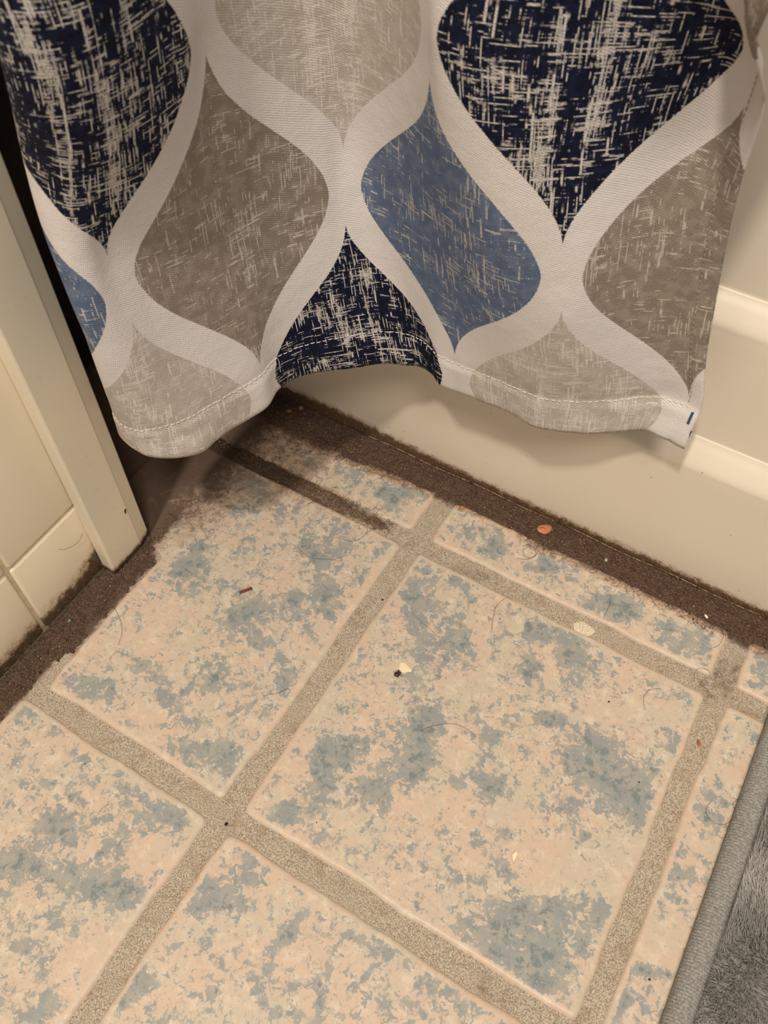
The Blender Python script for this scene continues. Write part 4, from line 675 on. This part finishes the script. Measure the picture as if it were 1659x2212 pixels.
# ---------------------------------------------------------------- grime, lint, loose fibres
def band(name, label, U0, U1, V0, V1, fn, along='x', du=0.0009, dv=0.0007):
    u = np.arange(U0, U1, du); v = np.arange(V0, V1 + 1e-6, dv); UU, VV_ = np.meshgrid(u, v, indexing='ij')
    x, y = (UU, VV_) if along == 'x' else (VV_, UU)
    z = fn(x, y); me = grid_mesh(name, np.stack([x, y, z], -1), flip=(along == 'y'))
    return tag(link(name, me, MGR), label, 'dirt', kind='stuff')
def h_tub(x, y):
    e = tub_dirt(x, y) + (vnoise(x, y, 160, 4) - 0.5) * 1.3
    back = np.clip((y - 0.0575) / 0.0035, 0, 1)
    return -0.0016 + 0.0034 * np.clip(e + 0.35, -0.6, 0.75) + 0.0022 * (vnoise(x, y, 420, 3) - 0.5) + 0.0006 * back
gb = band('grime_strip', 'dark brown lint and grime strip along the foot of the tub', -0.298, 0.60, 0.022, 0.0618, h_tub)
def h_wall(x, y):
    e = wall_dirt(x, y) + (vnoise(x, y, 160, 4) - 0.5) * 1.3
    e = np.where(y > -0.090, e - (y + 0.090) / 0.006, e)
    return -0.0016 + 0.0034 * np.clip(e + 0.30, -0.6, 0.9) + 0.0022 * (vnoise(x, y, 420, 3) - 0.5)
gw = band('grime_strip', 'dark brown lint and grime strip along the foot of the cream wall', -0.60, -0.060, -0.1628, -0.132, h_wall, 'y')
def h_gr(x, y):
    c = 0.0055 * (0.4 + 1.0 * np.clip((-x - 0.02) / 0.10, 0, 1)) + 0.003 * np.exp(-((x + 0.028) / 0.008) ** 2)
    e = (c - np.abs(y + 0.0005)) / 0.004 + (vnoise(x + 1, y, 190, 4) - 0.5) * 1.6 - 1.6 * np.clip((x + 0.030) / 0.016, 0, 1)
    return -0.0019 + 0.0020 * np.clip(e, -0.6, 0.9) + 0.0014 * (vnoise(x, y, 420, 3) - 0.5)
MGR0 = MGR; MGR = MLN
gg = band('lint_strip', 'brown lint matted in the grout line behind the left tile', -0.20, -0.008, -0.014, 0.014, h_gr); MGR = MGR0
def fibres(n, rootf, lmin, lmax, zmax, rad=0.000085):
    P = []; R_ = []; Tn_ = []
    for k in range(n):
        x, y, z0 = rootf(); a = rng.uniform(0, 6.28); ln = rng.uniform(lmin, lmax); m = 7; c = rng.normal(0, 2.4) / m; pts = []; z = z0; dz = rng.normal(0, 0.25)
        for i in range(m):
            pts.append((x, y, max(z, 0.0003))); x += math.cos(a) * ln / m; y += math.sin(a) * ln / m; a += c + rng.normal(0, 0.3); z += (dz - (z - z0) * 200) * ln / m * 0.5
            y = min(y, 0.0603) if y > 0.055 else y
            x = max(x, -0.1625) if y < -0.13 else (max(x, -0.1515) if y < -0.086 else x)
        P.append(pts); R_.append(rad * rng.uniform(0.7, 1.3)); Tn_.append(rng.random())
    return P, R_, Tn_
def r_tub():
    x = rng.uniform(-0.20, 0.42); y = 0.040 + rng.beta(2, 2) * 0.022 - 0.006 * max(0, min(1, -x / 0.1)); return x, min(y, 0.060), 0.0012 + rng.random() * 0.0022
def r_wall():
    y = rng.uniform(-0.45, -0.065); return (-0.1475 - rng.beta(2, 2) * 0.013 + 0.003, y, 0.0012 + rng.random() * 0.0022) if y < -0.126 else (-0.150 + rng.normal(0, 0.002), y, 0.0015)
def r_edge():
    x = rng.uniform(-0.15, 0.30); lo_ = brentlo(x); return x, lo_ + rng.normal(-0.001, 0.002), 0.0006
def brentlo(x):
    yy = np.linspace(0.02, 0.06, 60); return float(yy[np.argmax(tub_dirt(np.full(60, x), yy) > -0.3)])
def r_gr():
    x = -0.02 - rng.random() ** 1.2 * 0.15; return x, rng.normal(0, 0.004), 0.0002 + rng.random() * 0.001
for o_, fn_, n_ in ((gb, r_tub, 2600), (gb, r_edge, 700), (gw, r_wall, 1000), (gg, r_gr, 700)):
    P, R_, T_ = fibres(n_, fn_, 0.003, 0.009, 0.004)
    tag(link('fibres', tubes(P, R_, 3, T_), MF, o_), kind='stuff')
# fuzz creeping up the enamel and up the wall foot
P = []; R_ = []; T_ = []
for k in range(2300):
    x = rng.uniform(-0.20, 0.42); top_ = 0.006 + 0.007 * max(0, min(1, (0.05 - x) / 0.15)) + 0.004 * vnoise(np.array([x]), np.array([0.3]), 60)[0]
    z = 0.0015 + rng.beta(1.1, 2.0) * top_; a = rng.normal(0.6, 0.9); ln = rng.uniform(0.0015, 0.0045); pts = []
    for i in range(5):
        pts.append((x, 0.0606 - 0.0007 * i * rng.random(), z)); x += math.cos(a) * ln / 5; z = max(0.0006, z + math.sin(a) * ln / 5); a += rng.normal(0, 0.45)
    P.append(pts); R_.append(0.00008); T_.append(rng.random() ** 0.7)
tag(link('fuzz', tubes(P, R_, 3, T_), MF, gb), kind='stuff')
P = []; R_ = []; T_ = []
for k in range(900):
    y = rng.uniform(-0.42, -0.122); z = 0.002 + rng.beta(1.1, 2.0) * 0.013; a = rng.normal(0.6, 0.9); ln = rng.uniform(0.0015, 0.004); pts = []
    for i in range(5):
        pts.append((-0.1627 + 0.0006 * i * rng.random(), y, z)); y = min(-0.125, y + math.cos(a) * ln / 5); z = max(0.0006, z + math.sin(a) * ln / 5); a += rng.normal(0, 0.45)
    P.append(pts); R_.append(0.00008); T_.append(rng.random())
tag(link('fuzz', tubes(P, R_, 3, T_), MF, gw), kind='stuff')
# tiny pale grit in the grime
def grit(n, rootf, parent):
    V = []; F = []; T_ = []
    for k in range(n):
        x, y, z = rootf(); r = rng.uniform(0.00015, 0.00045); b_ = len(V); z += 0.0004
        for d in ((1, 0, 0), (-1, 0, 0), (0, 1, 0), (0, -1, 0), (0, 0, 1), (0, 0, -1)): V.append((x + d[0] * r * rng.uniform(.7, 1.6), y + d[1] * r, z + d[2] * r))
        for a, c, d in ((0, 2, 4), (2, 1, 4), (1, 3, 4), (3, 0, 4), (2, 0, 5), (1, 2, 5), (3, 1, 5), (0, 3, 5)): F.append((b_ + a, b_ + c, b_ + d))
    return tag(link('grit', mesh('grit', V, F), MGT, parent, False), kind='stuff')
MGT = flat('pale_grit', srgb(206, 188, 158), 0.3, 0.6, srgb(150, 120, 92), 600)
grit(420, r_tub, gb); grit(160, r_wall, gw); grit(50, r_gr, gg)

tag(kid('caulk_edge', tubes(ck_, 0.0004, 5), flat('aged_caulk', srgb(176, 152, 126), 0.6, 0.3, srgb(110, 84, 66), 400), tub), kind='stuff')
# ---------------------------------------------------------------- hairs, specks, debris
def smooth_path(P, n=6): return cr(np.array(P, float) / 1000, n)
for i, (lab, P) in enumerate(HAIRS):
    pts = smooth_path(P)
    if P[0][2] < 5: pts[:, 2] = 0.0006 + 0.0006 * np.abs(np.sin(np.arange(len(pts)) * 0.35)); 
    if 'bath mat' in lab:
        pts[:, 2] += np.clip((pts[:, 0] - 0.2375) / 0.004, 0, 1) * 0.0085
    tag(link('hair', tubes([pts], 0.00009 if 'coiled' not in lab else 0.00010, 5), MH), lab, 'hair', 'loose hairs on the tiles and tub')
def lump(name, x, y, z, rx, ry, rz, mat, label, cat, rot=0.0, rough=0.25, group=None, sub=2):
    bm = bmesh.new(); bmesh.ops.create_icosphere(bm, subdivisions=sub, radius=1)
    for v in bm.verts:
        k = 1 + rough * (vnoise(np.array([v.co.x * 0.9 + 3 + x * 50]), np.array([v.co.y + v.co.z * 0.7 + 4 + y * 50]), 1.6, 2)[0] - 0.5) * 2
        v.co = Vector((v.co.x * rx * k, v.co.y * ry * k, v.co.z * rz * k))
    bmesh.ops.rotate(bm, verts=bm.verts, cent=(0, 0, 0), matrix=Matrix.Rotation(rot, 3, 'Z'))
    o = link(name, bm_mesh(name, bm), mat); o.location = (x, y, z); return tag(o, label, cat, group)
MS = flat('black_speck', srgb(40, 28, 24), 0.7, 0.2)
for lab, x, y, r in SPECKS:
    lump('speck', x / 1000, y / 1000, 0.00012 + r * 0.00018 if 'grout' not in lab else -0.0009, r * 0.00055, r * 0.0004, r * 0.0003, MS, lab, 'speck', r * 3, 0.35, 'dark specks scattered on the floor')
def D(k): return DEB[k][0] / 1000, DEB[k][1] / 1000
def plate(name, pts, x, y, z, th, mat, label, cat, rot=0, dome=0.0, parent=None, tilt=(0, 0)):
    bm = bmesh.new(); n = len(pts); c = bm.verts.new((0, 0, th + dome)); rings = []
    for f, zz in ((0.5, th + dome * 0.8), (0.93, th), (1.0, th * 0.5), (0.96, 0)):
        rings.append([bm.verts.new((p[0] * f, p[1] * f, zz)) for p in pts])
    b0 = bm.verts.new((0, 0, 0))
    for i in range(n):
        j = (i + 1) % n; bm.faces.new((c, rings[0][i], rings[0][j])); bm.faces.new((b0, rings[-1][j], rings[-1][i]))
        for a, b_ in zip(rings, rings[1:]): bm.faces.new((a[i], b_[i], b_[j], a[j]))
    bmesh.ops.recalc_face_normals(bm, faces=bm.faces)
    o = link(name, bm_mesh(name, bm), mat, parent); o.location = (x, y, z); o.rotation_euler = (tilt[0], tilt[1], rot); 
    return tag(o, label, cat)
fl = [(math.cos(a) * 4.9e-3 * (1 + 0.06 * math.sin(2 * a + 1) + 0.04 * math.sin(5 * a)), math.sin(a) * 3.5e-3 * (1 + 0.10 * math.sin(3 * a) + 0.03 * math.sin(7 * a))) for a in np.linspace(0, 2 * math.pi, 28, endpoint=False)]
flake = plate('flake', fl, *D('flake'), 0.0030, 0.0006, flat('terracotta_flake', srgb(196, 128, 92), 0.55, 0.4, srgb(176, 110, 78)), 'flat terracotta coloured flake lying in the grime under the tub', 'flake', rot=0.62, dome=0.0004, tilt=(0.22, 0))
ck = tubes([[(-4.4e-3, 1.4e-3, 8e-4), (-3.0e-3, .7e-3, 1.1e-3), (-1.4e-3, .9e-3, 1.25e-3), (0.4e-3, 0.1e-3, 1.3e-3), (0.9e-3, -1.2e-3, 1.1e-3)]], 0.00013, 5)
ckm = flat('dark_crack', srgb(70, 40, 28), 0.7, 0.2); c_ = link('crack', ck, ckm, flake)
lump('crumb', *D('crumb'), 0.0022, 0.0009, 0.0018, 0.0006, flat('white_crumb', srgb(236, 230, 214), 0.6, 0.3), 'bright white elongated crumb at the grime edge near the right tile', 'crumb', 0.9, 0.3)
def m_bead(b): b.inputs['Transmission Weight'].default_value = 0.5; return srgb(214, 212, 204)
lump('bead', *D('bead'), 0.0030, 0.0011, 0.0015, 0.0009, material('translucent_bead', m_bead, 0.2, 0.6), 'small translucent whitish bead on the grime strip', 'bead', 0.2, 0.08)
lump('bead', *D('teal'), 0.0026, 0.0009, 0.0013, 0.0007, flat('teal_bead', srgb(120, 140, 136), 0.4, 0.5), 'small teal grey bead in the grime by the cream wall', 'bead', 0.1, 0.08)
(ax, ay), (bx, by) = D('splinterA'), D('splinterB')
ang = math.atan2(by - ay, bx - ax); ln = math.hypot(bx - ax, by - ay)
bm = box_bm(-ln / 2, ln / 2, -0.0009, 0.0009, 0, 0.0010, 0.0002, 2); o = link('splinter', bm_mesh('splinter', bm), flat('red_brown_wood', srgb(128, 70, 46), 0.6, 0.3, srgb(104, 54, 36)))
o.location = ((ax + bx) / 2, (ay + by) / 2, 0.0003); o.rotation_euler = (0, 0, ang); tag(o, 'straight reddish brown splinter on the left tile', 'splinter')
bx, by = D('bug'); MBG = flat('dark_maroon_shell', srgb(70, 36, 34), 0.4, 0.5, srgb(44, 26, 26), 2000)
bug = tag(empty('bug', (bx, by, 0)), 'tiny dark red brown bug with legs on the centre tile', 'insect')
bm = bmesh.new()
for (ox, oy, r) in ((0, 0, 0.0017), (0.0008, 0.0015, 0.0011), (-0.0003, 0.0024, 0.0007)):
    bmesh.ops.create_icosphere(bm, subdivisions=2, radius=r, matrix=Matrix.Translation((ox, oy, 0.0012)) @ Matrix.Diagonal((1.05, 1.0, 0.7, 1)))
o = link('body', bm_mesh('body', bm), MBG, bug)
for k, a in enumerate((0.1, 0.6, 1.1, 1.7, 2.3, 2.9)):
    c, s = math.cos(a), math.sin(a); r0 = 0.0012
    o = link('leg', tubes([[(c * r0, s * r0, .0012), (c * .0022, s * .0022, .0018), (c * .003 + .0002, s * .003, .0008), (c * .0036 + .0003, s * .0036, .0002)]], 0.00012, 4), MBG, bug)
plate('patch', [(math.cos(a) * 4.2e-3 * (1 + .25 * math.sin(3 * a + 1)), math.sin(a) * 3.0e-3 * (1 + .2 * math.sin(4 * a))) for a in np.linspace(0, 6.28, 24, endpoint=False)], bx + 0.0015, by + 0.0065, 0.0, 0.00028, flat('dried_cream_drop', srgb(238, 222, 184), 0.45, 0.4), 'dried pale cream drop beside the bug on the centre tile', 'stain')
plate('chip', [(-1.6e-3, 0.4e-3), (-0.6e-3, 1.6e-3), (0.9e-3, 2.7e-3), (1.5e-3, 1.2e-3), (0.6e-3, -0.6e-3), (-0.9e-3, -2.9e-3), (-1.3e-3, -1.4e-3)], *D('chip'), 0.0004, 0.0003, flat('cream_paint_chip', srgb(248, 228, 190), 0.4, 0.4), 'small cream paint chip on the lower part of the centre tile', 'chip', rot=0.5, tilt=(0.1, 0.1))
pp = [(math.cos(a) * 7.0e-3 * (1 + .07 * math.sin(3 * a) + .04 * math.sin(9 * a)), math.sin(a) * 4.9e-3 * (1 + .08 * math.sin(4 * a) + .04 * math.sin(11 * a))) for a in np.linspace(0, 2 * math.pi, 48, endpoint=False)]
def m_paint(b):
    p = pos(); f = noise(p, 1500, 3, 0.75); bump(b, f, 0.8, 0.0008); return mix(ss(f, 0.40, 0.54), srgb(196, 176, 150), srgb(246, 236, 212))
plate('paint_spot', pp, *D('paint'), -0.0013, 0.0005, material('dried_white_paint', m_paint, 0.6, 0.4), 'dried white paint spot in the grout above the centre tile', 'stain', rot=0.1)
lump('crumb', *D('stone1'), 0.0035, 0.0030, 0.0018, 0.0016, flat('yellow_crumb', srgb(150, 118, 70), 0.7, 0.3, srgb(116, 88, 52)), 'yellowish crumb in the dark corner under the curtain, left of the pair', 'crumb', 0.4, 0.5)
lump('crumb', *D('stone2'), 0.0035, 0.0020, 0.0024, 0.0018, flat('pink_crumb', srgb(170, 128, 98), 0.7, 0.3), 'pinkish crumb in the dark corner under the curtain, right of the pair', 'crumb', 0.8, 0.5)
plate('seed_husk', [(-2.2e-3, 0), (-1.0e-3, 1.1e-3), (0.6e-3, 1.0e-3), (2.2e-3, 0.1e-3), (0.8e-3, -1.0e-3), (-0.9e-3, -0.9e-3)], *D('seed'), -0.0009, 0.0004, flat('brown_husk', srgb(160, 92, 58), 0.5, 0.4), 'small reddish brown husk in the grout beside the mat', 'husk', rot=2.2, dome=0.0004)
lump('crumb', *D('orange'), 0.0009, 0.0018, 0.0010, 0.0006, flat('orange_crumb', srgb(206, 130, 60), 0.6, 0.3), 'orange crumb at the edge of the grime by the cut tile', 'crumb', 0.3, 0.4)
plate('sliver', [(-2.4e-3, 0), (-1.0e-3, 0.5e-3), (2.0e-3, 0.4e-3), (2.4e-3, -0.1e-3), (0, -0.4e-3)], *D('red'), 0.0008, 0.0003, flat('red_sliver', srgb(140, 62, 46), 0.6, 0.3), 'thin dull red sliver on the shaded cut tile', 'sliver', rot=-1.0)
